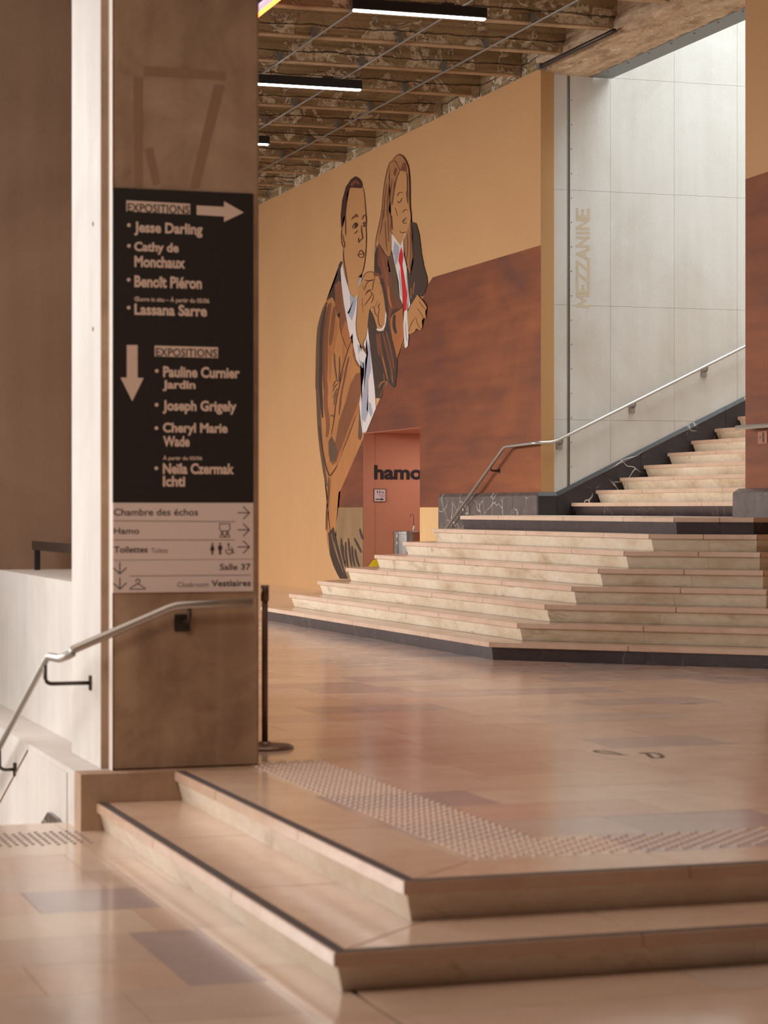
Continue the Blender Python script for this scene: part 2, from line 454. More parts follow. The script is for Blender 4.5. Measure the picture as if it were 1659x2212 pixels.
# ---- floors
floor = tag(box('floor', (UX + .12, UY + .12, -.29), (XW + .1, 47, -.012), M['joint']), kind='structure')
def course(x0, x1, y0, y1, z, mat, parent, rows, lens, seed, skip=None, gap=.0012, th=.012):
    rnd = random.Random(seed); y = y0; out = []
    while y < y1 - .02:
        h = rnd.choice(rows); h = min(h, y1 - y); x = x0 - rnd.random() * .0
        first = True
        while x < x1 - .02:
            l = rnd.choice(lens)
            if first: l *= rnd.choice((.5, .75, 1)); first = False
            l = min(l, x1 - x)
            cx_, cy_ = x + l / 2, y + h / 2
            if not skip or not skip(x, y, x + l, y + h): out.append((x, y, x + l, y + h))
            x += l
        y += h
    def vis(q):
        c = ((q[0] + q[2]) / 2, (q[1] + q[3]) / 2); return math.hypot(*c)
    out.sort(key=vis)
    for (a, b, c, d) in out[:295]:
        bm = bmesh.new(); dz = rnd.uniform(-.0006, 0)
        boxbm(bm, (a + gap, b + gap, z - th), (c - gap, d - gap, z + dz))
        finish(bm, 'floor_slab', mat, parent)
    if out[295:]:
        bm = bmesh.new()
        for (a, b, c, d) in out[295:]: boxbm(bm, (a + gap, b + gap, z - th), (c - gap, d - gap, z))
        tag(finish(bm, 'far_floor_slabs', mat, parent), kind='stuff')
def in_stair(x0, y0, x1, y1):
    def ins(x, y):
        o = .25
        return x > SX0 + o and y > 17.67 + o and (x - SX0) + (y - YAB) > o * 1.414 + 0 and (x - SX0) - (y - YDA) > o * 1.414
    return all(ins(a, b) for a in (x0, x1) for b in (y0, y1))
def skip_mid(x0, y0, x1, y1):
    if in_stair(x0, y0, x1, y1): return True
    # outside what any nearby viewpoint sees
    cx_, cy_ = (x0 + x1) / 2, (y0 + y1) / 2
    d = cx_ * ST + cy_ * CT; s = (cx_ * CT - cy_ * ST) / d
    return s < -.26 or s > .42
course(UX + .40, XW, UY + .40, 46.9, ZU, M['mid_slab'], floor, [.53], [.5, 1.0, 1.0, .75], 3, skip_mid)
lower = tag(box('floor', (-2.0, 3.0, -.6), (LX + 6.5, 12.14, ZF - .012), M['joint']), kind='structure')
def skip_low(x0, y0, x1, y1):
    if x0 > LX + .05 and y0 > LY + .05: return True
    cx_, cy_ = (x0 + x1) / 2, (y0 + y1) / 2
    d = cx_ * ST + cy_ * CT; s = (cx_ * CT - cy_ * ST) / d
    return abs(s) > .3 or d < 4.2
course(.10, 2.125, 3.6, 12.14, ZF, M['low_slab'], lower, [.53], [.5, .5, 1.0], 11, skip_low)
course(2.125, 2.37, 6.2, 12.14, ZF, M['low_slab'], lower, [1.1, .8], [.3], 12, skip_low)
course(2.125, 6.3, 3.6, 6.2, ZF, M['low_slab'], lower, [.5], [.9, 1.2], 13, skip_low)
course(2.37, 6.3, 6.2, 7.70, ZF, M['low_slab'], lower, [.5], [.9, 1.2], 14, skip_low)

# ---- mural wall (lining wall along +y with the doorway) and the wall right of the flight
wall_right = tag(bpy.data.objects.new('wall_right', None), kind='structure'); COL.objects.link(wall_right)
DY0, DY1, DZ = on_x(907, 1000, XW).y, on_x(785, 1000, XW).y, 2.55
ZT = 6.93
box('lining_wall', (XW, DY1, -.2), (XW + .18, 48, ZT), M['ochre'], wall_right)
box('lining_wall', (XW, YW, -.2), (XW + .18, DY0, ZT), M['ochre'], wall_right)
box('lining_wall', (XW, DY0, DZ), (XW + .18, DY1, ZT), M['ochre'], wall_right)
box('return_face', (XW + .001, YW - .012, 1.3), (on_y(1196, 600, YW).x, YW, ZT), M['ochre_plain'], wall_right)
YP = on_x(1610, 600, XW).y
tag(box('wall_panel', (XW, 6, -.3), (XW + .3, YP, 9), M['ochre']), kind='structure')
# doorway recess
recess = tag(bpy.data.objects.new('wall_recess', None), kind='structure'); COL.objects.link(recess)
box('door_jamb', (XW + .002, DY1 - .006, 0), (XW + .181, DY1, DZ), M['terracotta'], recess)
box('door_head', (XW + .002, DY0, DZ - .006), (XW + .181, DY1, DZ), M['terracotta'], recess)
box('recess_wall', (XW + .18, DY1, 0), (14.2, DY1 + .2, DZ + .3), M['terracotta'], recess)
box('recess_wall', (XW + .18, DY0 - .2, 0), (14.2, DY0, DZ + .3), M['terracotta'], recess)
box('recess_wall', (14.2, DY0 - .2, 0), (14.4, DY1 + .2, DZ + .3), M['terracotta'], recess)
box('recess_ceiling', (XW + .18, DY0 - .2, DZ), (14.2, DY1 + .2, DZ + .3), M['terracotta'], recess)
box('recess_floor', (XW - .02, DY0 - .2, -.2), (14.2, DY1 + .2, .001), M['tread'], recess)

# ---- far end and enclosing walls (outside or far down the hall)
tag(box('wall_far', (-8, 48, -.3), (XW + .3, 48.3, 9), M['conc_grey']), kind='structure')
tag(box('added_shade_beam', (-2.3, 6, 5.0), (-1.9, 48, 9), M['conc_grey']), kind='structure')  # added unseen beam, keeps window light off the upper mural
tag(box('wall_hidden_behind', (-8, -6.3, -.6), (14, -6, 9), M['conc_brown']), kind='structure')

# ---- brown concrete wall at the left and the stairwell
tag(box('wall_left', (.6, 16.3, -3), (3.9, 16.6, 9), M['conc_brown']), kind='structure')
parapet = tag(box('wall_parapet', (2.457, 11.98, -3), (3.12, 16.3, .938), M['conc_lit']), kind='structure')
well = tag(bpy.data.objects.new('wall_stairwell', None), kind='structure'); COL.objects.link(well)
box('kerb_wall', (2.2, 11.962, -3.0), (2.456, 16.3, 0.0), M['conc_lit'], well)
box('front_kerb', (2.2, 11.782, ZF - .02), (LX + .95, 11.96, 0.0), M['conc_pillar'], well)
# slanted lower string standing a little proud of the kerb wall
a = on_x(59, 1606, 2.19); b_ = on_x(0, 1722, 2.19); sl = (b_.z - a.z) / (b_.y - a.y)
prism('stair_string', [(2.194, 12.16, -2.6), (2.194, 16.3, -2.6), (2.194, 16.3, a.z + sl * (16.3 - a.y)), (2.194, a.y, -.03), (2.194, 12.16, -.03)],
      [(2.201, 12.16, -2.6), (2.201, 16.3, -2.6), (2.201, 16.3, a.z + sl * (16.3 - a.y)), (2.201, a.y, -.03), (2.201, 12.16, -.03)], M['conc_lit'], well)
tube('string_joint', [(2.194, a.y, -.035), (2.194, 16.2, a.z + sl * (16.2 - a.y))], .007, M['conc_brown'], well, 6)
prism('dark_skirting', [(2.172, 12.15, -.9), (2.172, 13.4, -.9), (2.172, 13.4, -.62), (2.172, 12.62, -.295), (2.172, 12.35, -.295), (2.172, 12.15, -.33)],
      [(2.199, 12.15, -.9), (2.199, 13.4, -.9), (2.199, 13.4, -.62), (2.199, 12.62, -.295), (2.199, 12.35, -.295), (2.199, 12.15, -.33)], M['grey_marble'], well)
down = tag(thing('descending_stairs', 'pale stone stairs going down behind the lower floor, left of the pillar', 'stairs'))
for k in range(10):
    y0 = 12.14 + .32 * k; z = ZF - .16 * (k + 1)
    st = box('step', (-.6, y0, z - .16), (2.14, y0 + .36, z), M['riser'], down)
settle(down)
tag(box('wall_stairwell_end', (-.9, 12.14, -3), (-.6, 16.3, -.3), M['conc_lit']), kind='structure')

# ---- concrete wall of the mezzanine flight with cast panels
wall_back = tag(box('wall_back', (XW + .19, YW + .02, .6), (20, YW + .4, 14), M['conc_grey']), kind='structure')
vx = [on_y(1196.5, 500, YW).x, on_y(1227, 500, YW).x, 11.335, 11.90, 12.79, 13.69, 14.59, 15.49, 16.39, 17.3, 18.2, 19.1, 20]
vx[1] = on_y(1225, 500, YW).x; vx[2] = on_y(1231, 500, YW).x
hz = [1.0, 2.495, 3.95, 5.41, 6.865, 8.32, 9.78, 11.2, 12.6, 14]
for i in range(len(vx) - 1):
    if i == 1: continue
    for j in range(len(hz) - 1):
        g = .0015; x0 = vx[i] + g; x1 = vx[i + 1] - g; z0 = hz[j] + g; z1 = hz[j + 1] - g
        box('concrete_panel', (x0, YW, z0), (x1, YW + .021, z1), M['conc_grey'], wall_back)
box('joint_cover', (vx[1] + .006, YW + .004, 1.4), (vx[1] + .02, YW + .02, 6.9), M['dull_steel'], wall_back)
box('joint_groove', (vx[1] + .002, YW + .0185, 1.3), (vx[2] - .002, YW + .0205, 6.9), M['cable'], wall_back)
for j in range(16):       # tie bolts along the joint
    zz = 1.9 + j * .31
    bm = bmesh.new(); bmesh.ops.create_uvsphere(bm, u_segments=6, v_segments=4, radius=.007, matrix=Matrix.Translation((vx[2] + .022, YW - .001, zz)))
    finish(bm, 'bolt_head', M['dark_steel'], wall_back)
tag(box('wall_void_far', (20, 20, .6), (20.3, YW + .4, 14), M['conc_grey']), kind='structure')
tag(box('wall_void_near', (XW + .3, YP - .25, .6), (20, YP - .0, 14), M['conc_grey']), kind='structure')

# ---- ceiling: slab, ribs, edge beam with steel angle
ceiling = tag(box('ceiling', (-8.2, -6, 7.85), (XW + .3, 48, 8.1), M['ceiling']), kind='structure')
RZ = 7.0
rng = random.Random(5)
rib_y = [26.47 + 1.545 * n for n in range(-9, 14)]
for n, yy in enumerate(rib_y):
    bm = bmesh.new()
    x0, x1 = -2.0, XW + .12
    # web with an uneven lower arris: the bottom edge is subdivided and jittered
    prof = [(0, RZ), (.15, RZ), (.15, RZ + .09), (.165, RZ + .12), (.165, 7.86), (-.015, 7.86), (-.015, RZ + .12), (0, RZ + .09)]
    N = 44; rings = []
    for i in range(N + 1):
        x = x0 + (x1 - x0) * i / N; rr = []
        for (py, pz) in prof:
            j = .006 if pz < RZ + .1 else .012
            rr.append(bm.verts.new((x, yy + py + rng.uniform(-j, j), pz + (rng.uniform(-j, j) if pz < 7.5 else 0))))
        rings.append(rr)
    for A, B in zip(rings, rings[1:]):
        for q in range(len(prof)):
            bm.faces.new((A[q], A[(q + 1) % 8], B[(q + 1) % 8], B[q]))
    bm.faces.new(rings[0][::-1]); bm.faces.new(rings[-1])
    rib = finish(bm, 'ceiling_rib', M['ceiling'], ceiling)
    box('rib_soffit', (x0, yy - .004, RZ - .012), (x1 - .01, yy + .154, RZ + .004), M['rib_edge'], rib)
    # haunch where the rib meets the edge beam
    if yy < YW + 4:
        prism('rib_haunch', [(XW - .07, yy - .012, RZ - .02), (XW + .06, yy - .012, RZ - .02), (XW + .06, yy + .162, RZ - .02), (XW - .07, yy + .162, RZ - .02)],
              [(XW - .03, yy - .012, RZ + .3), (XW + .06, yy - .012, RZ + .3), (XW + .06, yy + .162, RZ + .3), (XW - .03, yy + .162, RZ + .3)], M['beam'], rib, .01)
# edge beam: upright web between the ribs and a rough lower flange over the opening
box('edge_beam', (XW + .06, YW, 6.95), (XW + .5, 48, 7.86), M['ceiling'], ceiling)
bm = bmesh.new(); prof = [(10.93, 7.06), (10.94, 6.94), (10.99, 6.90), (11.22, 6.885), (11.25, 6.858), (11.66, 6.86), (11.66, 7.9), (10.99, 7.9), (10.985, 7.16)]
N = 150; rings = []
for i in range(N + 1):
    y = 17 + (YW + .1 - 17) * i / N
    rings.append([bm.verts.new((px_ + rng.uniform(-.007, .007), y, pz_ + (rng.uniform(-.010, .010) if pz_ < 7.5 else 0))) for px_, pz_ in prof])
for A, B in zip(rings, rings[1:]):
    for q in range(len(prof)):
        bm.faces.new((A[q], A[(q + 1) % len(prof)], B[(q + 1) % len(prof)], B[q]))
bm.faces.new(rings[0][::-1]); bm.faces.new(rings[-1])
finish(bm, 'edge_beam', M['beam'], ceiling)
angle = prism('steel_angle', [(11.61, 17, 6.85), (11.90, 17, 6.85), (11.90, 17, 7.3), (11.88, 17, 7.3), (11.88, 17, 6.87), (11.61, 17, 6.87)],
      [(11.61, YW - .03, 6.85), (11.90, YW - .03, 6.85), (11.90, YW - .03, 7.3), (11.88, YW - .03, 7.3), (11.88, YW - .03, 6.87), (11.61, YW - .03, 6.87)], M['flange'], ceiling)
for k in range(9):
    bm = bmesh.new(); bmesh.ops.create_uvsphere(bm, u_segments=8, v_segments=5, radius=.017, matrix=Matrix.Translation((11.665, YW - .45 - .62 * k, 6.848)))
    finish(bm, 'bolt_head', M['dull_steel'], angle)
tag(box('ceiling_void', (11.9, YP - .25, 13.6), (20.3, YW + .4, 14.0), M['conc_lit']), kind='structure').location.z = 3

# ================================================================== THE BIG STAIR
def lerp2(p, q, t): return (p[0] + (q[0] - p[0]) * t, p[1] + (q[1] - p[1]) * t)
def side_piece(o_out, o_in, side, t0, t1, gap):
    A, B = ring(o_out), ring(o_in)
    a0, a1 = A[side], A[side + 1]; b0, b1 = B[side], B[side + 1]
    L = math.dist(a0, a1); g = gap / max(L, .1)
    t0 += g; t1 -= g
    return [lerp2(a0, a1, t0), lerp2(a0, a1, t1), lerp2(b0, b1, t1), lerp2(b0, b1, t0)]
stair = thing('hall_staircase', 'broad angular stone staircase rising from the hall floor to the landing', 'staircase')
splits = {0: [0, 1], 1: [0, .27, .52, .77, 1], 2: [0, .55, 1], 3: [0, 1]}
T = .3238
for k in range(8):
    o = T * k; z0 = R * k; zt = R * (k + 1)
    inner = o + .36 if k < 7 else o + .5
    core = ring(o + .075)
    step = prism('step', [(x, y, z0 - .02) for x, y in core], [(x, y, zt - .046) for x, y in core], M['joint'], stair)
    black = k in (0, 7)
    for s in range(4):
        cuts = [c if c in (0, 1) else min(.97, max(.03, c + random.uniform(-.06, .06))) for c in splits[s]]
        for t0, t1 in zip(cuts, cuts[1:]):
            q = side_piece(o, inner, s, t0, t1, .0015)
            prism('tread', [(x, y, zt - .045) for x, y in q], [(x, y, zt) for x, y in q], M['tread'], step, .004)
        cuts = [c if c in (0, 1) else min(.97, max(.03, c + random.uniform(-.09, .09))) for c in splits[s]]
        for t0, t1 in zip(cuts, cuts[1:]):
            top = side_piece(o + .03, o + .09, s, t0, t1, .001); lo = side_piece(o + .062, o + .12, s, t0, t1, .001)
            if black: lo = side_piece(o + .045, o + .12, s, t0, t1, .001)
            prism('riser', [(x, y, z0 + .0005) for x, y in lo], [(x, y, zt - .046) for x, y in top], M['black_riser'] if black else M['riser'], step)
    if k == 7:
        land = ring(o + .5)
        L_ = prism('landing', [(x, y, zt - .045) for x, y in land], [(x, y, zt) for x, y in land], M['tread'], stair)
        
        box('landing_grille', (XW - .9, YP + .6, zt), (XW - .02, YW - .02, zt + .003), M['riser'], stair)
settle(stair)

flight = thing('mezzanine_staircase', 'straight stone flight climbing to the mezzanine between the mural and the black marble string', 'staircase')
for m_ in range(20):
    x0 = 11.34 + .333 * m_; z0 = 1.28 + R * m_; zt = z0 + R
    y0 = YP + .004; y1 = YW - .046
    step = box('step', (x0 + .07, y0, z0 - .2), (x0 + .45, y1, zt - .046), M['joint'], flight)
    cuts = [y0, y0 + 1.8 + random.uniform(-.3, .3), y0 + 3.9 + random.uniform(-.3, .3), y1]
    for a0, a1 in zip(cuts, cuts[1:]):
        box('tread', (x0, a0 + .001, zt - .045), (x0 + .37, a1 - .001, zt), M['tread'], step, .004)
    mt = M['black_riser'] if m_ == 0 else M['riser']
    prism('riser', [(x0 + .062, y0, z0), (x0 + .1, y0, z0), (x0 + .1, y1 - .02, z0), (x0 + .062, y1 - .02, z0)],
          [(x0 + .028, y0, zt - .045), (x0 + .1, y0, zt - .045), (x0 + .1, y1, zt - .045), (x0 + .028, y1, zt - .045)], mt, step)
box('landing', (XW, YP + .004, .98), (11.36, YW - .046, 1.2795), M['tread'], flight)
settle(flight)

# ---- marble skirtings
ZM = 1.575
base_r = tag(bpy.data.objects.new('baseboard_right', None), kind='structure'); COL.objects.link(base_r)
y_end = on_x(948, 1100, XW - .04).y
cuts = [YW - .0, 28.06, 28.9, 29.7, 30.35, y_end]
for i, (a0, a1) in enumerate(zip(cuts, cuts[1:])):
    lo = [(XW - .05, a0 + .002, .05), (XW, a0 + .002, .05), (XW, a1 - .002, .05), (XW - .05, a1 - .002, .05)]
    hi = [(XW - .05, a0 + .002, ZM - .045), (XW, a0 + .002, ZM - .045), (XW, a1 - .002, ZM - .045), (XW - .05, a1 - .002, ZM - .045)]
    bm = bmesh.new(); prismbm(bm, lo, hi)
    prismbm(bm, hi, [(XW - .022, a0 + .002, ZM), (XW, a0 + .002, ZM), (XW, a1 - .002, ZM), (XW - .022, a1 - .002, ZM)])
    finish(bm, 'marble_slab', M['grey_marble'], base_r)
base_b = tag(bpy.data.objects.new('baseboard_back', None), kind='structure'); COL.objects.link(base_b)
# string: flat for the wall return, then climbing with the flight
slope = R / .333
xs = [XW - .05, 11.15, 12.3, 13.5, 14.8, 16.2, 17.9]
def ztop(x): return ZM + max(0, x - 11.15) * .4735
for i, (a0, a1) in enumerate(zip(xs, xs[1:])):
    zb = lambda x: max(1.2, ztop(x) - 1.0)
    lo = [(a0 + .002, YW - .045, zb(a0)), (a1 - .002, YW - .045, zb(a1)), (a1 - .002, YW - .045, ztop(a1) - .05), (a0 + .002, YW - .045, ztop(a0) - .05)]
    hi = [(x, YW, z) for x, y, z in lo]
    bm = bmesh.new(); prismbm(bm, lo, hi)
    lo2 = [(a0 + .002, YW - .045, ztop(a0) - .043), (a1 - .002, YW - .045, ztop(a1) - .043), (a1 - .002, YW - .02, ztop(a1)), (a0 + .002, YW - .02, ztop(a0))]
    hi2 = [(a0 + .002, YW, ztop(a0) - .043), (a1 - .002, YW, ztop(a1) - .043), (a1 - .002, YW, ztop(a1)), (a0 + .002, YW, ztop(a0))]
    prismbm(bm, lo2, hi2)
    finish(bm, 'marble_slab', M['black_marble'], base_b)
    tube('string_edge', [(a0 + .002, YW - .046, ztop(a0) - .047), (a1 - .002, YW - .046, ztop(a1) - .047)], .004, M['grey_marble'], base_b, 5)
base_p = tag(bpy.data.objects.new('baseboard_panel', None), kind='structure'); COL.objects.link(base_p)
yb = YP + .11
for a0, a1 in ((yb, 20.6), (20.6, 19.6), (19.6, 18.4)):
    lo = [(XW - .09, a0 - .002, 1.28), (XW - .001, a0 - .002, 1.28), (XW - .001, a1 + .002, 1.28), (XW - .09, a1 + .002, 1.28)]
    hi = [(x, y, 1.53) for x, y, z in lo]
    bm = bmesh.new(); prismbm(bm, lo, hi)
    prismbm(bm, hi, [(XW - .03, a0 - .02, 1.575), (XW - .001, a0 - .02, 1.575), (XW - .001, a1 + .002, 1.575), (XW - .03, a1 + .002, 1.575)])
    finish(bm, 'marble_slab', M['grey_marble'], base_p)
box('marble_end', (XW, YP, 1.28), (XW + .3, yb, 1.55), M['black_marble'], base_p)

# ================================================================== ENTRANCE STEPS
ent = thing('entrance_steps', 'two low stone steps with dark grip strips, turning a square corner in the foreground', 'steps')
def ent_step(nx, ny, zt, zb, seed, ylim, xlim, inner=.40):
    rnd = random.Random(seed)
    core = box('step', (nx + .09, ny + .09, zb - .01), (nx + .5, ylim, zt - .05), M['joint'], ent)
    box('step_core', (nx + .5, ny + .09, zb - .01), (xlim, ny + .5, zt - .05), M['joint'], core)
    # side facing -x (length along y) and side facing -y (length along x), mitred
    th = .048
    ys = [ny] + [v for v in (ny + 1.42, ny + 2.87) if v < ylim - .3] + [ylim]
    for i, (a0, a1) in enumerate(zip(ys, ys[1:])):
        i0 = a0 + (inner if i == 0 else .0)
        q = [(nx, a0 + .001), (nx, a1 - .001), (nx + inner, a1 - .001), (nx + inner, i0 + .001)]
        prism('tread', [(x, y, zt - th) for x, y in q], [(x, y, zt) for x, y in q], M['tread'], core, .004)
    xs_ = [nx, nx + 1.15, nx + 2.3, nx + 3.6, xlim]
    for i, (a0, a1) in enumerate(zip(xs_, xs_[1:])):
        i0 = a0 + (inner if i == 0 else .0)
        q = [(a0 + .001, ny), (a1 - .001, ny), (a1 - .001, ny + inner), (i0 + .001, ny + inner)]
        prism('tread', [(x, y, zt - th) for x, y in q], [(x, y, zt) for x, y in q], M['tread'], core, .004)
    # risers with a small cove under the nosing, leaning back
    tz = zt - th
    ys = [ny] + [v for v in (ny + .95, ny + 2.3, ny + 3.5) if v < ylim - .3] + [ylim]
    for i, (a0, a1) in enumerate(zip(ys, ys[1:])):
        c0 = .018 if i == 0 else 0; c1 = .042 if i == 0 else 0
        lo = [(nx + .042, a0 + c1 + .001, zb), (nx + .042, a1 - .001, zb), (nx + .12, a1 - .001, zb), (nx + .12, a0 + (.12 if i == 0 else 0) + .001, zb)]
        hi = [(nx + .018, a0 + c0 + .001, tz), (nx + .018, a1 - .001, tz), (nx + .1, a1 - .001, tz), (nx + .1, a0 + (.1 if i == 0 else 0) + .001, tz)]
        prism('riser', lo, hi, M['riser_pale'], core)
    xs_ = [nx, nx + 1.6, nx + 3.1, xlim]
    for i, (a0, a1) in enumerate(zip(xs_, xs_[1:])):
        c0 = .018 if i == 0 else 0; c1 = .042 if i == 0 else 0
        lo = [(a0 + c1 + .001, ny + .042, zb), (a1 - .001, ny + .042, zb), (a1 - .001, ny + .12, zb), (a0 + (.12 if i == 0 else 0) + .001, ny + .12, zb)]
        hi = [(a0 + c0 + .001, ny + .018, tz), (a1 - .001, ny + .018, tz), (a1 - .001, ny + .1, tz), (a0 + (.1 if i == 0 else 0) + .001, ny + .1, tz)]
        prism('riser', lo, hi, M['riser_pale'], core)
    g0, g1 = .014, .058
    q = [(nx + g0, ny + g0), (nx + g0, ylim - .002), (nx + g1, ylim - .002), (nx + g1, ny + g1)]
    prism('grip_strip', [(x, y, zt - .001) for x, y in q], [(x, y, zt + .0015) for x, y in q], M['grip'], core)
    q = [(nx + g0, ny + g0), (xlim - .002, ny + g0), (xlim - .002, ny + g1), (nx + g1, ny + g1)]
    prism('grip_strip', [(x, y, zt - .001) for x, y in q], [(x, y, zt + .0015) for x, y in q], M['grip'], core)
    return core
ent_step(UX, UY, ZU, ZL, 1, 11.78, 8.6)
low = ent_step(LX, LY, ZL, ZF, 2, 11.78, 8.6, .52)
settle(ent)

# ================================================================== PILLAR, SIGN
PY = 11.90
PYE = 12.0
PX0 = on_y(218, 1000, PYE).x; PX1 = on_y(560, 1000, PY).x
SX_0 = on_y(235.5, 1000, PY).x; SX_1 = on_y(243, 1000, PY).x
PYB = on_x(155, 1000, PX0).y
pillar = thing('pillar', 'massive square concrete pillar that carries the black sign, its left side brightly lit', 'pillar')
box('shaft', (SX_1 + .001, PY, 0), (PX1, PYB, 8), M['conc_pillar'], pillar, .012)
box('side_slab', (PX0, PYE + .006, 0), (SX_1, PYB, 8), M['conc_lit'], pillar, .004)
box('edge_face', (PX0 + .001, PYE, 0), (SX_1 - .0005, PYE + .0065, 8), M['conc_pillar'], pillar)  # slab front in the browner copy, its shade kept in the colour
box('shaft_lit_return', (SX_1 - .0012, PY + .004, 0), (SX_1 + .002, PYE, 8), M['lit_return_tone'], pillar)  # left-facing return of the shaft, its daylight painted as white
for px_, py_ in ((201, 484), (201, 711)):
    p = on_x(px_, py_, PX0 - .001)
    bm = bmesh.new(); tubebm(bm, [(PX0 - .004, p.y, p.z), (PX0 + .01, p.y, p.z)], .012, 10); finish(bm, 'bolt_head', M['dark_steel'], pillar)
tape = plain('faint_tape_trace', rgb(158, 124, 100), .7)
for pts in ([(310, 143), (486, 155), (486, 172), (310, 163)], [(288, 165), (307, 168), (306, 404), (290, 404)], [(462, 183), (484, 184), (428, 407), (410, 404)], [(312, 322), (329, 318), (345, 395), (330, 400)]):
    flat_y('tape_trace', pts, PY - .002, tape, pillar, .002)
settle(pillar)

SY = PY - .012
sign = thing('direction_sign', 'tall black and pale pink direction sign fixed to the pillar, with names, arrows and pictograms', 'sign')
BP = .012
x0 = on_y(244, 800, SY).x; x1 = on_y(547.5, 800, SY).x
zt = on_y(244, 405, SY).z; zm = on_y(244, 1085.8, SY).z; zb = on_y(239, 1281, SY).z
zd = on_y(244, 1210, SY).z
bp = box('black_panel', (x0, SY, zm + .0015), (x1, SY + BP, zt), M['black_sign'], sign, .001)
pp = box('pale_panel', (x0, SY, zd + .001), (x1, SY + BP, zm - .0005), M['pink_sign'], sign, .001)
pq = box('pale_panel', (x0, SY, zb), (x1, SY + BP, zd - .001), M['pink_sign'], sign, .001)
def c1(x, y): return (200 + x * .25316, 380 + y * .25316)
def c2(x, y): return (200 + x * .25316, 900 + y * .25316)
TY = SY - .0008
def tx(body, cf, l, t, r, b, mat, parent, bold=0.0, name='lettering', dy=0):
    # the photo rows climb or fall with the distance from the horizon: take the mid height at the mid x
    (L_, T_), (R_, B_) = cf(l, t), cf(r, b)
    return text_on_y(body, (L_, T_, R_, B_), TY - dy, mat, parent, name, bold)
# black panel
def corners(cf, pts): return [cf(*p) for p in pts]
flat_y('label_bar', corners(c1, [(288, 208), (832, 238), (832, 328), (288, 303)]), TY, M['sign_text'], bp, .0006)
tx('EXPOSITIONS', c1, 298, 232, 826, 305, M['black_sign'], bp, .012, dy=.0006)
flat_y('right_arrow', corners(c1, [(888, 252), (1122, 264), (1122, 216), (1290, 312), (1122, 392), (1122, 346), (888, 332)]), TY, M['sign_text'], bp, .0006)
flat_y('down_arrow', corners(c1, [(292, 1443), (384, 1443), (384, 1722), (436, 1724), (338, 1922), (238, 1720), (292, 1722)]), TY, M['sign_text'], bp, .0006)
flat_y('label_bar', corners(c1, [(530, 1448), (1070, 1462), (1070, 1554), (530, 1540)]), TY, M['sign_text'], bp, .0006)
tx('EXPOSITIONS', c1, 540, 1468, 1062, 1538, M['black_sign'], bp, .012, dy=.0006)
B = .035
for body, cf, l, t, r, b in (
    ('Jesse Darling', c1, 355, 388, 938, 508),
    ('Cathy de', c1, 355, 560, 735, 665), ('Monchaux', c1, 357, 680, 790, 778),
    ('Benoît Piéron', c1, 357, 848, 932, 950),
    ('Lassana Sarre', c1, 357, 1088, 976, 1186),
    ('Pauline Curnier', c1, 602, 1622, 1256, 1718), ('Jardin', c1, 598, 1742, 878, 1836),
    ('Joseph Grigely', c1, 598, 1912, 1228, 2030),
    ('Cheryl Marie', c2, 600, 50, 1152, 160), ('Wade', c2, 602, 165, 828, 256),
    ('Neïla Czermak', c2, 600, 396, 1208, 490), ('Ichti', c2, 600, 505, 790, 598)):
    tx(body, cf, l, t, r, b, M['sign_text'], bp, B)
tx('Œuvre in situ – À partir du 05/06', c1, 357, 1020, 996, 1080, M['sign_text'], bp, .02)
tx('À partir du 05/06', c2, 600, 330, 935, 378, M['sign_text'], bp, .02)
for cf, x, y in ((c1, 310, 420), (c1, 310, 597), (c1, 308, 886), (c1, 308, 1124), (c1, 548, 1664), (c1, 546, 1953), (c2, 545, 98), (c2, 544, 440)):
    flat_y('bullet', [cf(x + 16 * math.cos(a), y + 16 * math.sin(a)) for a in [i * math.pi / 6 for i in range(12)]], TY, M['sign_text'], bp, .0006)
# pale panels
tx('Chambre des échos', c2, 180, 785, 900, 845, M['dark_text'], pp, .012)
tx('Hamo', c2, 180, 948, 398, 1002, M['dark_text'], pp, .012)
tx('Toilettes', c2, 182, 1108, 470, 1162, M['dark_text'], pp, .02)
tx('Toilets', c2, 500, 1122, 640, 1164, M['mid_text'], pp, .0)
tx('Salle 37', c2, 1086, 1256, 1348, 1310, M['dark_text'], pq, .015)
tx('Vestiaires', c2, 1014, 1396, 1350, 1450, M['dark_text'], pq, .02)
tx('Cloakroom', c2, 724, 1412, 990, 1455, M['mid_text'], pq, .0)
def strokes(name, cf, lines, wd, mat, parent, Y=None):
    """thin drawn lines as flat ribbons on the sign; wd in crop units"""
    Y = TY if Y is None else Y
    bm = bmesh.new()
    for ln in lines:
        for (x0_, y0_), (x1_, y1_) in zip(ln, ln[1:]):
            L_ = math.hypot(x1_ - x0_, y1_ - y0_) or 1; nx, ny = -(y1_ - y0_) / L_ * wd / 2, (x1_ - x0_) / L_ * wd / 2
            ex, ey = (x1_ - x0_) / L_ * wd / 3, (y1_ - y0_) / L_ * wd / 3
            q = [on_y(*cf(a, b), Y) for a, b in ((x0_ + nx - ex, y0_ + ny - ey), (x1_ + nx + ex, y1_ + ny + ey), (x1_ - nx + ex, y1_ - ny + ey), (x0_ - nx - ex, y0_ - ny - ey))]
            prismbm(bm, [(p.x, Y, p.z) for p in q], [(p.x, Y + .0006, p.z) for p in q])
    return finish(bm, name, mat, parent)
def circ(cx_, cy_, r, a0=0, a1=360, n=14, ry=None):
    ry = ry or r
    return [(cx_ + r * math.cos(math.radians(a0 + (a1 - a0) * i / n)), cy_ + ry * math.sin(math.radians(a0 + (a1 - a0) * i / n))) for i in range(n + 1)]
for y in (820, 966, 1112):
    strokes('arrow', c2, [[(1242, y), (1335, y)], [(1285, y - 52), (1338, y), (1288, y + 52)]], 8, M['dark_text'], pp)
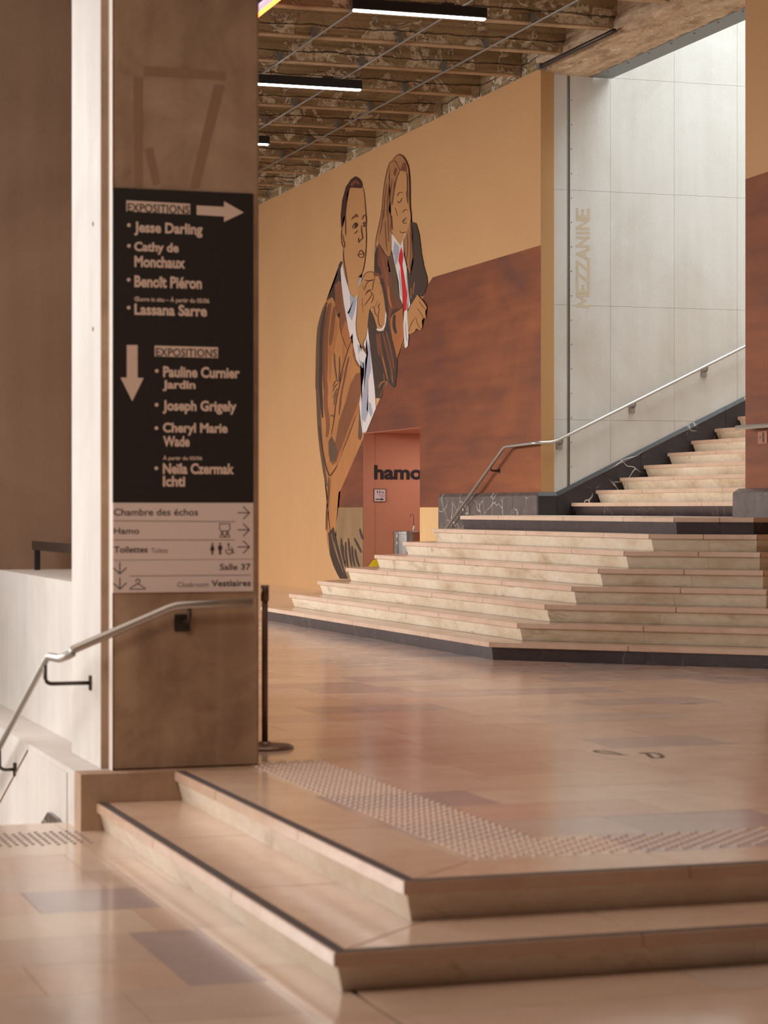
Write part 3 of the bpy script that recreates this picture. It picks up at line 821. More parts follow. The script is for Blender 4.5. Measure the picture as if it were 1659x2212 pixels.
strokes('rule', c2, [[(180, 888), (1214, 897)]], 5, M['mid_text'], pp)
strokes('rule', c2, [[(180, 1052), (1214, 1052)]], 5, M['mid_text'], pp)
strokes('rule', c2, [[(318, 1360), (1350, 1352)]], 5, M['mid_text'], pq)
for y in (1300, 1430):
    strokes('arrow', c2, [[(232, y - 55), (232, y + 42)], [(178, y - 8), (232, y + 42), (287, y - 10)]], 8, M['dark_text'], pq)
strokes('hanger_icon', c2, [[(318, 1466), (384, 1424), (450, 1464), (444, 1472), (322, 1472), (318, 1466)], circ(386, 1404, 17, -200, 60) + [(385, 1424)]], 7, M['dark_text'], pq)
strokes('screen_icon', c2, [[(1085, 915), (1170, 915), (1172, 962), (1160, 975), (1095, 975), (1083, 962), (1085, 915)],
                            circ(1105, 992, 9), circ(1150, 992, 9), [(1085, 1028), (1092, 1008), (1118, 1008), (1126, 1028), (1085, 1028)], [(1130, 1028), (1138, 1008), (1164, 1008), (1172, 1028), (1130, 1028)]], 6, M['dark_text'], pp)
def figure(cf, x, y, w_, skirt, mat, parent, s=1.0, Y=None):
    Y = TY if Y is None else Y
    P = lambda pts: [cf(x + a * s, y + b * s) for a, b in pts]
    flat_y('person_icon', [cf(x + 9 * s * math.cos(a), y - 42 * s + 9 * s * math.sin(a)) for a in [i * math.pi / 5 for i in range(10)]], Y, mat, parent, .0006)
    if skirt: flat_y('person_icon', P([(-8, -30), (8, -30), (20, 12), (9, 16), (6, 50), (-6, 50), (-9, 16), (-20, 12)]), Y, mat, parent, .0006)
    else: flat_y('person_icon', P([(-17, -28), (17, -28), (17, 8), (9, 12), (9, 50), (-9, 50), (-9, 12), (-17, 8)]), Y, mat, parent, .0006)
figure(c2, 1022, 1128, 20, True, M['dark_text'], pp)
figure(c2, 1088, 1128, 20, False, M['dark_text'], pp)
strokes('wheelchair_icon', c2, [circ(1166, 1142, 30, -60, 200, 14), [(1160, 1100), (1160, 1138), (1186, 1140), (1198, 1164), (1208, 1160)], circ(1160, 1090, 6, n=8)], 7, M['dark_text'], pp)
settle(sign)

# ================================================================== HANDRAILS
def bracket(rail, pts, plate_c, plate_n, mat, size=(.045, .045), rad=.009):
    b = tube('bracket', rounded(pts, .04), rad, mat, rail, 8)
    c = Vector(plate_c); n = plate_n
    if n == 'x': box('wall_plate', (c.x - .004, c.y - size[0], c.z - size[1]), (c.x + .012, c.y + size[0], c.z + size[1]), mat, b, .003)
    else: box('wall_plate', (c.x - size[0], c.y - .012, c.z - size[1]), (c.x + size[0], c.y + .004, c.z + size[1]), mat, b, .003)
    return b
rail = thing('handrail', 'steel handrail on the front of the pillar, bending down into the stairwell at left', 'handrail')
RY = PY - .11; RX = 2.1
p1 = on_y(545, 1301, RY); p2 = on_y(376, 1309, RY); p3 = on_y(150, 1407, RY)
p3b = Vector((RX + .07, RY, p3.z - .012)); c0 = Vector((RX, RY + .06, p3b.z + .0)); p4 = on_x(104, 1418, RX); p5 = on_x(0, 1612, RX)
dsl = (p5 - p4).normalized()
path = rounded([p1, p2, p3, p3b + Vector((-.0, 0, .005)), Vector((RX, RY + .03, p4.z + .01)), Vector((RX, p4.y, p4.z)), p4 + dsl * 3.2], .05)
tube('rail', path, .016, M['steel'], rail, 12, .022)
q = on_y(393, 1335, PY - .002)
bracket(rail, [(q.x + .015, RY, p2.z - .01), (q.x + .015, RY, q.z - .015), (q.x, PY - .01, q.z - .02)], (q.x, PY - .002, q.z - .025), 'y', M['dark_steel'], (.042, .045), .012)
q = on_x(197, 1475, PX0)
rz = lambda yy: p4.z + (yy - p4.y) * dsl.z / dsl.y
bracket(rail, [(RX, q.y, rz(q.y)), (RX, q.y, q.z), (PX0, q.y, q.z)], (PX0 - .008, q.y, q.z), 'x', M['dark_steel'], (.02, .04), .011)
q = on_x(33, 1662, 2.194)
bracket(rail, [(RX, q.y, rz(q.y)), (RX, q.y, q.z), (2.194, q.y, q.z)], (2.186, q.y, q.z), 'x', M['dark_steel'], (.02, .04), .010)
settle(rail)

rail2 = thing('handrail', 'pale steel handrail climbing the concrete wall beside the mezzanine flight', 'handrail')
HX = XW - .12; HY = YW - .11
a0 = on_x(965, 1140, HX); a1 = on_x(1090, 965, HX); dd = (a1 - a0)
low_end = a0 - dd * .25
a2 = Vector((HX, HY, a1.z + .02)); a3 = on_y(1197, 955, HY); a4 = on_y(1610, 748, HY); d4 = (a4 - a3).normalized()
tube('rail', rounded([low_end, a1, a2 + Vector((0, -.0, 0)), a3, a4 + d4 * 4], .09), .021, M['steel'], rail2, 12)
for px_, zz in ((1208, 0), (1365, 0), (1520, 0)):
    X = on_y(px_, 900, YW).x
    zr = a3.z + max(0, X - a3.x) * (d4.z / d4.x)
    bracket(rail2, [(X, HY, zr), (X, HY, zr - .07), (X, YW, zr - .075)], (X, YW - .004, zr - .09), 'y', M['dull_steel'], (.04, .055), .012)
q = on_x(1011, 1100, XW - .05)
bracket(rail2, [(HX, q.y, q.z + .02), (HX, q.y, q.z - .03), (XW - .05, q.y, q.z - .03)], (XW - .06, q.y, q.z - .01), 'x', M['steel'], (.06, .06), .012)
q = on_x(1060, 1012, HX)
bracket(rail2, [(HX, q.y, q.z + .03), (HX, q.y, q.z - .03), (XW, q.y, q.z - .03)], (XW - .008, q.y, q.z - .03), 'x', M['dark_steel'], (.03, .03), .012)
settle(rail2)

rail3 = thing('handrail', 'short level steel handrail crossing the right mural panel at the frame edge', 'handrail')
b0 = on_x(1591, 924, XW - .16)
tube('rail', [b0, (b0.x, b0.y - 4.0, b0.z)], .023, M['steel'], rail3, 12)
bracket(rail3, [(b0.x, b0.y - 1.4, b0.z), (b0.x, b0.y - 1.4, b0.z - .08), (XW, b0.y - 1.4, b0.z - .08)], (XW - .008, b0.y - 1.4, b0.z - .08), 'x', M['dull_steel'])
settle(rail3)

guard = thing('guard_rail', 'black flat steel guard rail on a post, standing on the stairwell parapet', 'railing')
g0 = on_y(80.5, 1231, 16.12); GX = g0.x
zt_ = on_x(75, 1168, GX).z
box('post', (GX - .018, 16.10, .938), (GX + .018, 16.14, zt_ - .02), M['black'], guard)
box('top_bar', (GX - .03, 12.9, zt_ - .062), (GX - .018, 16.17, zt_), M['dark_steel'], guard, .002)
box('post', (GX - .018, 13.2, .938), (GX + .018, 13.24, zt_ - .02), M['black'], guard)
settle(guard)

post = thing('barrier_post', 'slim dark barrier post on a round flat base behind the pillar', 'barrier post')
c = on_z(572, 1617, 0)
latheobj('base', (c.x, c.y, 0), [(.165, 0), (.165, .012), (.15, .022), (.04, .03), (.03, .04)], M['post_steel'], post)
zt_ = EYE - (1264 - YH) * 13.2 / F
tube('pole', [(c.x, c.y, .03), (c.x, c.y, zt_)], .018, M['post_steel'], post, 16)
tube('belt_head', [(c.x, c.y, zt_ - .09), (c.x, c.y, zt_)], .024, M['post_steel'], post, 16)
tube('belt_slot', [(c.x - .045, c.y - .006, zt_ - .07), (c.x - .045, c.y - .006, zt_ - .01)], .006, M['black'], post, 8)
settle(post)

# ================================================================== TACTILE STRIPS
def dome_mesh(r, h, mat, name):
    bm = bmesh.new(); n = 8
    rings = []
    for rr, z in ((r, 0), (r * .82, h * .7), (r * .45, h)):
        rings.append([bm.verts.new((rr * math.cos(i * 2 * math.pi / n), rr * math.sin(i * 2 * math.pi / n), z)) for i in range(n)])
    for A, B in zip(rings, rings[1:]):
        for q_ in range(n): bm.faces.new((A[q_], A[(q_ + 1) % n], B[(q_ + 1) % n], B[q_]))
    bm.faces.new(rings[-1])
    me = bpy.data.meshes.new(name); bm.to_mesh(me); bm.free(); me.materials.append(mat)
    for p in me.polygons: p.use_smooth = True
    return me
def domes(root, pts, me, z):
    pts.sort(key=lambda p: math.hypot(p[0], p[1]))
    for (x, y) in pts[:295]:
        o = bpy.data.objects.new('dome', me); link(o, root); o.location = (x, y, z)
    if pts[295:]:
        bm = bmesh.new()
        for (x, y) in pts[295:]:
            t = bmesh.new(); t.from_mesh(me); bmesh.ops.translate(t, verts=t.verts, vec=(x, y, z))
            tm = bpy.data.meshes.new('tmp'); t.to_mesh(tm); t.free(); bm.from_mesh(tm); bpy.data.meshes.remove(tm)
        o = finish(bm, 'far_domes', me.materials[0], root, True); o['kind'] = 'stuff'
P_ = .04
strip = thing('tactile_strip', 'raised dotted warning strip turning a corner along the entrance steps', 'tactile paving')
pts = []
sx0, sy0, wn = 3.15, 8.48, 11
for j in range(90):                       # quincunx of domes: every other crossing of a 4 cm grid
    for i in range(80):
        if (i + j) % 2: continue
        if i < wn or j < wn: pts.append((sx0 + i * P_, sy0 + j * P_))
domes(strip, pts, dome_mesh(.0145, .0075, M['dome'], 'tactile_dome'), 0.0)
strip2 = thing('tactile_strip', 'raised dotted warning strip on the lower floor at the top of the stairwell', 'tactile paving')
pts = [(2.17 - i * P_, 11.36 + k * P_) for i in range(38) for k in range(12) if (i + k) % 2 == 0]
domes(strip2, pts, dome_mesh(.0115, .004, M['dome_shaded'], 'tactile_stud'), ZF)

# ---- worn letters on the hall floor
fl = thing('floor_lettering', 'worn dark letters C and D and a dash set in the hall floor', 'lettering')
def floor_poly(lines, wpx):
    bm = bmesh.new()
    for ln in lines:
        for (x0_, y0_), (x1_, y1_) in zip(ln, ln[1:]):
            A_, B_ = on_z(x0_, y0_, 0), on_z(x1_, y1_, 0)
            d_ = (B_ - A_); L_ = d_.length or 1; n_ = Vector((-d_.y, d_.x, 0)) / L_ * wpx / 2; e_ = d_ / L_ * wpx / 3
            q_ = [A_ + n_ - e_, B_ + n_ + e_, B_ - n_ + e_, A_ - n_ - e_]
            prismbm(bm, [(p.x, p.y, .0002) for p in q_], [(p.x, p.y, .0008) for p in q_])
    return bm
def e(x, y): return (1260 + x * .18083, 1480 + y * .18083)
finish(floor_poly([[e(*p) for p in ((520, 832), (430, 832), (300, 820), (190, 805), (130, 793), (150, 784), (260, 786), (380, 808), (440, 822))]], .022), 'letter', M['floor_ink'], fl)
finish(floor_poly([[e(*p) for p in ((680, 812), (760, 818), (800, 850), (830, 868), (930, 868), (950, 850), (900, 820), (820, 808), (690, 812))]], .026), 'letter', M['floor_ink'], fl)
finish(floor_poly([[e(*p) for p in ((1160, 222), (1270, 220), (1360, 222))]], .03), 'dash', M['floor_ink'], fl)
settle(fl)

# ================================================================== LAMPS AND CONDUITS
def lamp(px, py, z, label):
    """right end of the lit edge at photo pixel (px, py); lamp runs along -x"""
    d = F * (z - EYE) / (YH - py); s = (px - CX) / F
    x1_, y_ = d * (ST + s * CT), d * (CT - s * ST)
    L_ = 1.55; r_ = thing('linear_lamp', label, 'lamp', 'linear ceiling lamps')
    box('housing', (x1_ - L_, y_ - .0, z + .012), (x1_, y_ + .075, z + .125), M['black'], r_, .006)
    box('diffuser', (x1_ - L_ + .012, y_ + .004, z - .012), (x1_ - .012, y_ + .071, z + .014), M['tube'], r_, .01)
    for xx in [c_ for c_ in (7.74, 8.82, 9.92) if x1_ - L_ < c_ < x1_]:
        tube('suspension', [(xx, y_ + .037, z + .1), (xx, y_ + .037, RZ - .03)], .004, M['dark_steel'], r_, 6)
    box('clamp', (x1_ - .52, y_ + .01, z + .125), (x1_ - .38, y_ + .06, z + .155), M['dark_steel'], r_, .005)
    tube('flex', rounded([(x1_ - .45, y_ + .03, z + .13), (x1_ - .5, y_ + .03, z + .22), (x1_ - .58, y_ + .03, z + .2), (x1_ - .6, y_ + .03, RZ - .02)], .05), .006, M['cable'], r_, 6)
    settle(r_, (x1_ - L_ / 2, y_ + .037, z)); return r_
lamp(1053, 41, 6.75, 'black linear lamp with white glowing underside, nearest, at the top edge of the photo')
lamp(783, 194, 6.75, 'black linear lamp with white glowing underside, partly hidden behind the pillar')
lamp(583, 312, 6.75, 'far black linear lamp of which only the right end shows beside the pillar')
ol = thing('orange_lamp', 'orange glowing tube lamp at the top edge beside the pillar', 'lamp')
z = 6.7; d = F * (z - EYE) / (YH - 14); s = (583 - CX) / F
ox, oy = d * (ST + s * CT), d * (CT - s * ST)
box('housing', (ox - .13, oy - 1.2, z + .03), (ox - .01, oy + 1.3, z + .09), M['black'], ol)
box('glass', (ox - .12, oy - 1.18, z + .0), (ox - .04, oy + 1.28, z + .03), M['violet_tube'], ol, .005)
tube('tube', [(ox, oy - 1.18, z + .02), (ox, oy + 1.28, z + .02)], .034, M['orange_tube'], ol, 12)
settle(ol)
for nm, X in (('left', 7.74), ('middle', 8.82), ('right', 9.92)):
    lab = {'left': 'thin steel cable conduit under the ceiling ribs, leftmost of the three long ones', 'middle': 'thin steel cable conduit under the ceiling ribs, between the other two long ones',
           'right': 'thin steel cable conduit under the ceiling ribs, nearest the mural of the three long ones'}[nm]
    cd = thing('ceiling_conduit', lab, 'conduit', 'ceiling conduits')
    tube('conduit', [(X, 10, RZ - .035), (X, 47.8, RZ - .035)], .014, M['dull_steel'], cd, 8)
    for yy in rib_y:
        box('bracket', (X - .035, yy - .06, RZ - .03), (X + .035, yy + .0, RZ + .09), M['dull_steel'], cd, .002)
    settle(cd)
tr = thing('ceiling_conduit', 'short dark metal track in the ceiling corner above the mural edge', 'conduit')
t0, t1 = on_x(1174, 150, 10.90), on_x(1236, 118, 10.90)
tube('track', [(10.86, t0.y, 6.91), (10.86, t0.y - 2.3, 6.91)], .03, M['dark_steel'], tr, 6)
box('end_clamp', (10.82, t0.y - .06, 6.87), (10.93, t0.y + .02, 6.95), M['dull_steel'], tr, .004)
settle(tr)

# ================================================================== DOORWAY THINGS
hamo = thing('wall_lettering', 'large black word hamo painted on the terracotta doorway wall', 'lettering')
text_on_y('hamo', (808, 1004.5, 912, 1036), DY1 - .0075, M['black_text'], hamo, 'word', .035)
settle(hamo)
ts = thing('toilet_sign', 'small pale square toilet sign with pictograms and a right arrow on the terracotta wall', 'sign')
YS = DY1 - .02
def c6(x, y): return (680 + x * .16878, 1000 + y * .16878)
A_ = on_y(*c6(755, 332), YS); B_ = on_y(*c6(910, 500), YS)
box('frame', (A_.x, YS + .002, B_.z), (B_.x, YS + .019, A_.z), M['dark_text'], ts, .004)
pl = box('plate', (A_.x + .008, YS, B_.z + .008), (B_.x - .008, YS + .01, A_.z - .008), M['label_white'], ts, .002)
figure(c6, 802, 372, 20, True, M['black_text'], pl, .42, YS - .001)
figure(c6, 833, 372, 20, False, M['black_text'], pl, .42, YS - .001)
strokes('wheelchair_icon', c6, [circ(868, 377, 13, -60, 200, 10), [(864, 355), (864, 376), (877, 377), (886, 390)]], 4, M['black_text'], pl, YS - .001)
text_on_y('Toilettes', (*c6(812, 402), *c6(888, 417)), YS - .001, M['dark_text'], pl, 'lettering', .0)
text_on_y('Toilets', (*c6(830, 424), *c6(888, 438)), YS - .001, M['dark_text'], pl, 'lettering', .0)
flat_y('arrow', [c6(*p) for p in ((777, 459), (848, 459), (848, 448), (888, 466), (848, 484), (848, 472), (777, 472))], YS - .001, M['black_text'], pl, .0006)
settle(ts)

ft = thing('drinking_fountain', 'round brushed steel drinking fountain with a gooseneck tap in the doorway', 'drinking fountain')
fc = on_y(891, 1147, 33.95); fx = fc.x; fy = 33.95; fr = .30; fz = fc.z
latheobj('body', (fx, fy, 0), [(fr - .02, .001), (fr - .02, .06), (fr, .065), (fr, fz - .05)], M['fountain'], ft, 40)
latheobj('basin_rim', (fx, fy, 0), [(fr, fz - .049), (fr + .008, fz - .045), (fr + .008, fz - .006), (fr, fz), (fr - .03, fz), (fr - .04, fz - .03), (.02, fz - .045)], M['fountain'], ft, 40)
tpx = on_y(893.5, 1130, fy - .0).x
tap = tube('tap', [(tpx, fy, fz - .03), (tpx, fy, fz + .08)], .014, M['steel'], ft, 12)
tube('gooseneck', rounded([(tpx, fy, fz + .08), (tpx, fy, on_y(893, 1112, fy).z), (tpx - .05, fy, on_y(893, 1111, fy).z), (tpx - .055, fy, on_y(893, 1117, fy).z)], .03), .005, M['dark_steel'], ft, 8)
for z_, h_ in ((on_y(850, 1156, fy).z, .035), (on_y(850, 1173, fy).z, .018)):
    box('label_plate', (fx - fr + .01, fy - .12, z_ - h_), (fx - fr + .045, fy - .085, z_ + h_), M['label_white'], ft, .002)
settle(ft)

wf = thing('wet_floor_sign', 'small yellow folding wet floor sign behind the stair corner in the doorway', 'sign')
yc_ = 34.2; xc_ = on_y(813, 1200, yc_).x; zt_ = on_y(811, 1208, yc_).z
for sgn in (-1, 1):
    pts = [(-.15, .0), (.15, 0), (.11, zt_ - .1), (.05, zt_ - .02), (.0, zt_), (-.05, zt_ - .02), (-.11, zt_ - .1)]
    lo = [(xc_ + x, yc_ + sgn * .17 * (1 - z / zt_) - .006, z + .001) for x, z in pts]; hi = [(x, y + .012, z) for x, y, z in lo]
    pn = prism('panel', lo, hi, M['yellow'], wf)
    pts = [(-.04, .22), (.04, .22), (0, .34)]
    lo = [(xc_ + x, yc_ + sgn * .17 * (1 - z / zt_) - .0075, z) for x, z in pts]; hi = [(x, y + .015, z) for x, y, z in lo]
    prism('warning_triangle', lo, hi, M['black'], pn)
settle(wf)

nt_ = thing('notice_sticker', 'small faint square pictogram sticker on the right mural panel under the handrail', 'sticker')
NX = XW - .008
def nx_(pts, nm, mat, parent, X=NX, th=.002):
    P = [on_x(px_, py_, X) for px_, py_ in pts]
    return prism(nm, [(X, p.y, p.z) for p in P], [(X + th, p.y, p.z) for p in P], mat, parent)
stk = nx_([(1637, 932), (1657, 931), (1657, 958), (1637, 959)], 'sheet', plain('sticker_sheet', rgb(166, 102, 70), .5), nt_)
nx_([(1646.5, 934), (1648, 934), (1648, 955), (1646.5, 955)], 'mark', M['dark_text'], stk, NX - .002)
nx_([(1649, 933.5), (1650.5, 933.5), (1650.5, 956), (1649, 956)], 'mark', M['dark_text'], stk, NX - .002)
nx_([(1640.5, 943), (1643, 942), (1643, 946), (1640.5, 947)], 'mark', M['dark_text'], stk, NX - .002)
settle(nt_)

# ---- faded stencil word on the concrete wall, reading upwards
stn = thing('stencil_lettering', 'faded ochre stencilled word MEZZANINE running up the concrete wall', 'lettering')
GL = {'M': ([[(0, 0), (0, 1), (.5, .35), (1, 1), (1, 0)]], 1.15), 'E': ([[(1, 1), (0, 1), (0, 0), (1, 0)], [(0, .5), (.85, .5)]], .75),
      'Z': ([[(0, 1), (1, 1), (0, 0), (1, 0)]], .85), 'A': ([[(0, 0), (.5, 1), (1, 0)], [(.2, .35), (.8, .35)]], 1.0),
      'N': ([[(0, 0), (0, 1), (1, 0), (1, 1)]], .9), 'I': ([[(.5, 0), (.5, 1)]], .3)}
A_ = on_y(1247, 661, YW); B_ = on_y(1271.5, 453, YW)
tot = sum(GL[ch][1] + .32 for ch in 'MEZZANINE') - .32; cur = 0.0
for ch in 'MEZZANINE':
    lines, wdt = GL[ch]; bm = bmesh.new(); kk = 0
    for ln in lines:
        for (u0, h0), (u1, h1) in zip(ln, ln[1:]):
            P0 = Vector((B_.x + (A_.x - B_.x) * (1 - h0) if False else A_.x + (B_.x - A_.x) * (1 - h0), 0, A_.z + (B_.z - A_.z) * (cur + u0 * wdt) / tot))
            P1 = Vector((A_.x + (B_.x - A_.x) * (1 - h1), 0, A_.z + (B_.z - A_.z) * (cur + u1 * wdt) / tot))
            dv = (P1 - P0).normalized(); nv = Vector((-dv.z, 0, dv.x)) * .018; ev = dv * .016; kk += 1
            yy_ = YW - .0012 - .0001 * kk
            bm.faces.new([bm.verts.new((q.x, yy_, q.z)) for q in (P0 + nv - ev, P1 + nv + ev, P1 - nv + ev, P0 - nv - ev)])
    finish(bm, 'letter', M['stencil'], stn)
    cur += wdt + .32
settle(stn)

# ================================================================== MURAL (flat paint on the lining wall)
def mt(name, r, g, b, k=1.18, var=.10):
    return paint(name, rgb(r, g, b, k), var, .6, (1, 1.2, .45))
P = {
 'skin': mt('mural_skin_paint', 184, 135, 88, 1.1, .04), 'hand': mt('mural_hand_paint', 176, 126, 78, 1.1, .05),
 'line': mt('mural_line_paint', 78, 42, 28), 'hair': mt('mural_hair_paint', 66, 36, 30), 'hairtan': mt('mural_hair_tan_paint', 158, 112, 72, 1.1, .14),
 'hairbrown': mt('mural_hair_brown_paint', 112, 66, 42), 'coat': mt('mural_coat_tan_paint', 172, 116, 68, 1.1, .14),
 'coatb': mt('mural_coat_brown_paint', 124, 76, 48, 1.15, .18), 'coatr': mt('mural_coat_rust_paint', 162, 100, 56, 1.15, .12),
 'dark': mt('mural_dark_brown_paint', 66, 50, 42, 1.1, .14), 'umber': mt('mural_umber_paint', 96, 72, 54, 1.1, .12),
 'maroon': mt('mural_maroon_paint', 112, 66, 46, 1.15, .2),
 'white': mt('mural_white_paint', 212, 202, 198, 1.1, .03), 'grey': mt('mural_grey_paint', 158, 158, 170, 1.1, .05),
 'red': mt('mural_red_paint', 190, 36, 34, 1.1, .05), 'trouser': mt('mural_trouser_paint', 140, 112, 80, 1.1, .2),
 'pink': mt('mural_pale_outline_paint', 206, 164, 122, 1.1, .03),
}
mural = thing('mural', 'large wall mural of two seated people in suits beside a big brown table, on ochre', 'mural')
def T(ox, oy, s): return lambda x, y: (ox + x * s, oy + y * s)
T1, T2, T3, T4, T5, T6 = T(720, 370, .11299), T(800, 320, .12658), T(670, 540, .13559), T(780, 480, .17186), T(670, 800, .12055), T(680, 1000, .16878)
PX_ = lambda x, y: (x, y)
layer = [0]
def clip(poly, f):
    out = []
    for i in range(len(poly)):
        a, b = poly[i], poly[(i + 1) % len(poly)]; fa, fb = f(a), f(b)
        if fa >= 0: out.append(a)
        if (fa >= 0) != (fb >= 0):
            t = fa / (fa - fb); out.append((a[0] + (b[0] - a[0]) * t, a[1] + (b[1] - a[1]) * t))
    return out
def wallpoly(bm, px_pts, X, door=True):
    yz = [(on_x(a, b, XW).y, on_x(a, b, XW).z) for a, b in px_pts]
    regs = [yz]
    if door and any(DY0 - .01 < y < DY1 + .01 for y, z in yz) and min(z for y, z in yz) < DZ:
        regs = [clip(yz, lambda p: p[0] - DY1), clip(yz, lambda p: DY0 - p[0]),
                clip(clip(clip(yz, lambda p: DY1 - p[0]), lambda p: p[0] - DY0), lambda p: p[1] - DZ)]
    for rg in regs:
        if len(rg) < 3: continue
        vs = []
        for y, z in rg:
            if vs and (vs[-1].co.y - y) ** 2 + (vs[-1].co.z - z) ** 2 < 1e-8: continue
            vs.append(bm.verts.new((X, y, z)))
        if len(vs) >= 3: bm.faces.new(vs)
def shape(name, pts, mat, parent, cf=PX_, step=1, door=True):
    layer[0] += step
    bm = bmesh.new(); wallpoly(bm, [cf(*p) for p in pts], XW - .0005 - .00022 * layer[0], door)
    bmesh.ops.triangulate(bm, faces=bm.faces)
    me = bpy.data.meshes.new(name)
    for f in bm.faces:
        if f.normal.x > 0: f.normal_flip()
    bm.to_mesh(me); bm.free(); me.materials.append(mat)
    o = bpy.data.objects.new(name, me); link(o, parent); return o
def ribbon(name, lines, wd, mat, parent, cf=PX_, step=1):
    """painted brush lines, wd in photo pixels, tapering at the ends; one object per line"""
    layer[0] += step; X = XW - .0005 - .00022 * layer[0]
    for ln in lines:
        bm = bmesh.new()
        pts = [cf(*p) for p in ln]
        if len(pts) > 2:
            q = [pts[0]]
            for a, b in zip(pts, pts[1:]):
                q += [(a[0] * .75 + b[0] * .25, a[1] * .75 + b[1] * .25), (a[0] * .25 + b[0] * .75, a[1] * .25 + b[1] * .75)]
            q.append(pts[-1]); pts = q
        L, Rr = [], []
        n = len(pts)
        for i, p in enumerate(pts):
            a = pts[max(0, i - 1)]; b = pts[min(n - 1, i + 1)]
            l = math.hypot(b[0] - a[0], b[1] - a[1]) or 1
            t = i / (n - 1); k = wd / 2 * (.45 + .55 * min(1, 4 * t, 4 * (1 - t)))
            nx, ny = -(b[1] - a[1]) / l * k, (b[0] - a[0]) / l * k
            L.append(on_x(p[0] + nx, p[1] + ny, XW)); Rr.append(on_x(p[0] - nx, p[1] - ny, XW))
        A = [bm.verts.new((X, v.y, v.z)) for v in L]; B_ = [bm.verts.new((X, v.y, v.z)) for v in Rr]
        for i in range(n):
            A[i].co.x -= 3e-6 * i; B_[i].co.x -= 3e-6 * i      # no coplanar overlap at tight bends
        for i in range(n - 1):
            bm.faces.new((A[i], A[i + 1], B_[i + 1], B_[i]))
        me = bpy.data.meshes.new(name); bm.to_mesh(me); bm.free(); me.materials.append(mat)
        link(bpy.data.objects.new(name, me), parent)

# table and sand-coloured floor band
sand_r = shape('painted_floor_band', [(895, 1094), (1168.2, 1094), (1168.2, 1290), (895, 1290)], M['sand'], mural)
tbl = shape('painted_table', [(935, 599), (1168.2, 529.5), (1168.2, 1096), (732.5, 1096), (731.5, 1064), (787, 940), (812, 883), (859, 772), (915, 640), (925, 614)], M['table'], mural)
# right panel: its own table area, in wall coordinates
Y_ = lambda px_: on_x(px_, 500, XW).y
zt1 = on_x(1611, 387, XW).z; zt2 = on_x(1659, 371, XW).z; ya_, yb_ = on_x(1610.5, 387, XW).y, on_x(1659, 371, XW).y
ye_ = 18.0; ze_ = zt2 + (zt2 - zt1) / (yb_ - ya_) * (ye_ - yb_)
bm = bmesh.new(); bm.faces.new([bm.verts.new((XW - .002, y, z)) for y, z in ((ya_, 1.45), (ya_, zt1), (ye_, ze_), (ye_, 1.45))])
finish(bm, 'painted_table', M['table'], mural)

# ---------------- man at the left
man = shape('painted_man', [T1(*p) for p in [(430, 100), (500, 150), (565, 280), (600, 400), (620, 600), (635, 850), (645, 1250), (630, 1550), (600, 1800), (560, 1960), (500, 2010), (490, 2212)]] +
            [T3(790, 600), T3(770, 710), T3(710, 775), T3(640, 690), T3(560, 420), T3(520, 210), T1(200, 1650), T1(205, 1470), T1(165, 1380), T1(155, 1200), T1(165, 1070), T1(150, 850), T1(180, 560), T1(250, 300)], P['skin'], mural)
coat = [(510, 178), (480, 190), (455, 240), (432, 400), (360, 600), (300, 720), (250, 820), (195, 930), (150, 1090), (120, 1250), (100, 1500), (92, 1800), (90, 2212)]
coat = [T3(*p) for p in coat] + [T5(*p) for p in [(108, 300), (112, 600), (130, 1000), (165, 1400), (225, 1800), (290, 2150)]] + \
    [T6(*p) for p in [(122, 200), (150, 330), (146, 560), (142, 760), (158, 1000), (190, 1180), (240, 1310), (285, 1410), (325, 1482), (428, 1480), (385, 1370), (330, 1200), (290, 1000), (270, 830), (290, 600), (305, 380)]] + \
    [T5(*p) for p in [(545, 2150), (950, 1225), (935, 1160), (905, 800), (888, 600), (940, 300), (978, 0)]] + [T3(*p) for p in [(868, 1900), (820, 1880), (740, 1750), (690, 1500), (680, 1330), (645, 1400), (600, 1180), (540, 830), (500, 500), (488, 320), (518, 210)]]
jk = shape('jacket', coat, P['coat'], man)
# dark left edge and folds
ribbon('fold', [[T3(*p) for p in [(270, 830), (215, 960), (170, 1120), (140, 1300), (125, 1600), (115, 2212)]] + [T5(*p) for p in [(140, 300), (150, 600), (165, 1000), (200, 1400), (250, 1780), (300, 2080)]]], 9, P['umber'], man)
ribbon('fold', [[T3(*p) for p in [(260, 900), (210, 1100), (180, 1350), (175, 1700), (165, 2212)]] + [T5(*p) for p in [(190, 300), (205, 600), (225, 850)]]], 7, P['dark'], man)
ribbon('fold', [[T3(*p) for p in [(330, 840), (290, 1050), (250, 1400), (250, 1800), (250, 2212)]], [T3(*p) for p in [(390, 900), (370, 1100), (340, 1350), (320, 1520)]],
                [T5(*p) for p in [(250, 0), (290, 300), (270, 600), (330, 950), (300, 1200)]]], 9, P['coatb'], man)
shape('collar', [(510, 178), (480, 190), (455, 240), (432, 400), (360, 600), (300, 720), (262, 810), (350, 750), (400, 830), (430, 1040), (455, 1080), (475, 980), (560, 1050), (520, 700), (500, 500), (488, 320), (518, 210)], P['dark'], man, T3)
shape('lapel', [(395, 560), (470, 480), (505, 560), (540, 830), (590, 1130), (640, 1400), (600, 1560), (560, 1500), (490, 1330), (465, 1090), (480, 1000), (430, 1020), (400, 820)], P['coatb'], man, T3)
shape('lapel', [(560, 1120), (600, 1200), (640, 1400), (600, 1560), (560, 1480), (500, 1330)], P['coatr'], man, T3)
ribbon('seam', [[(475, 1080), (470, 1200), (500, 1340), (540, 1480), (600, 1610)]], 1.3, P['line'], man, T3)
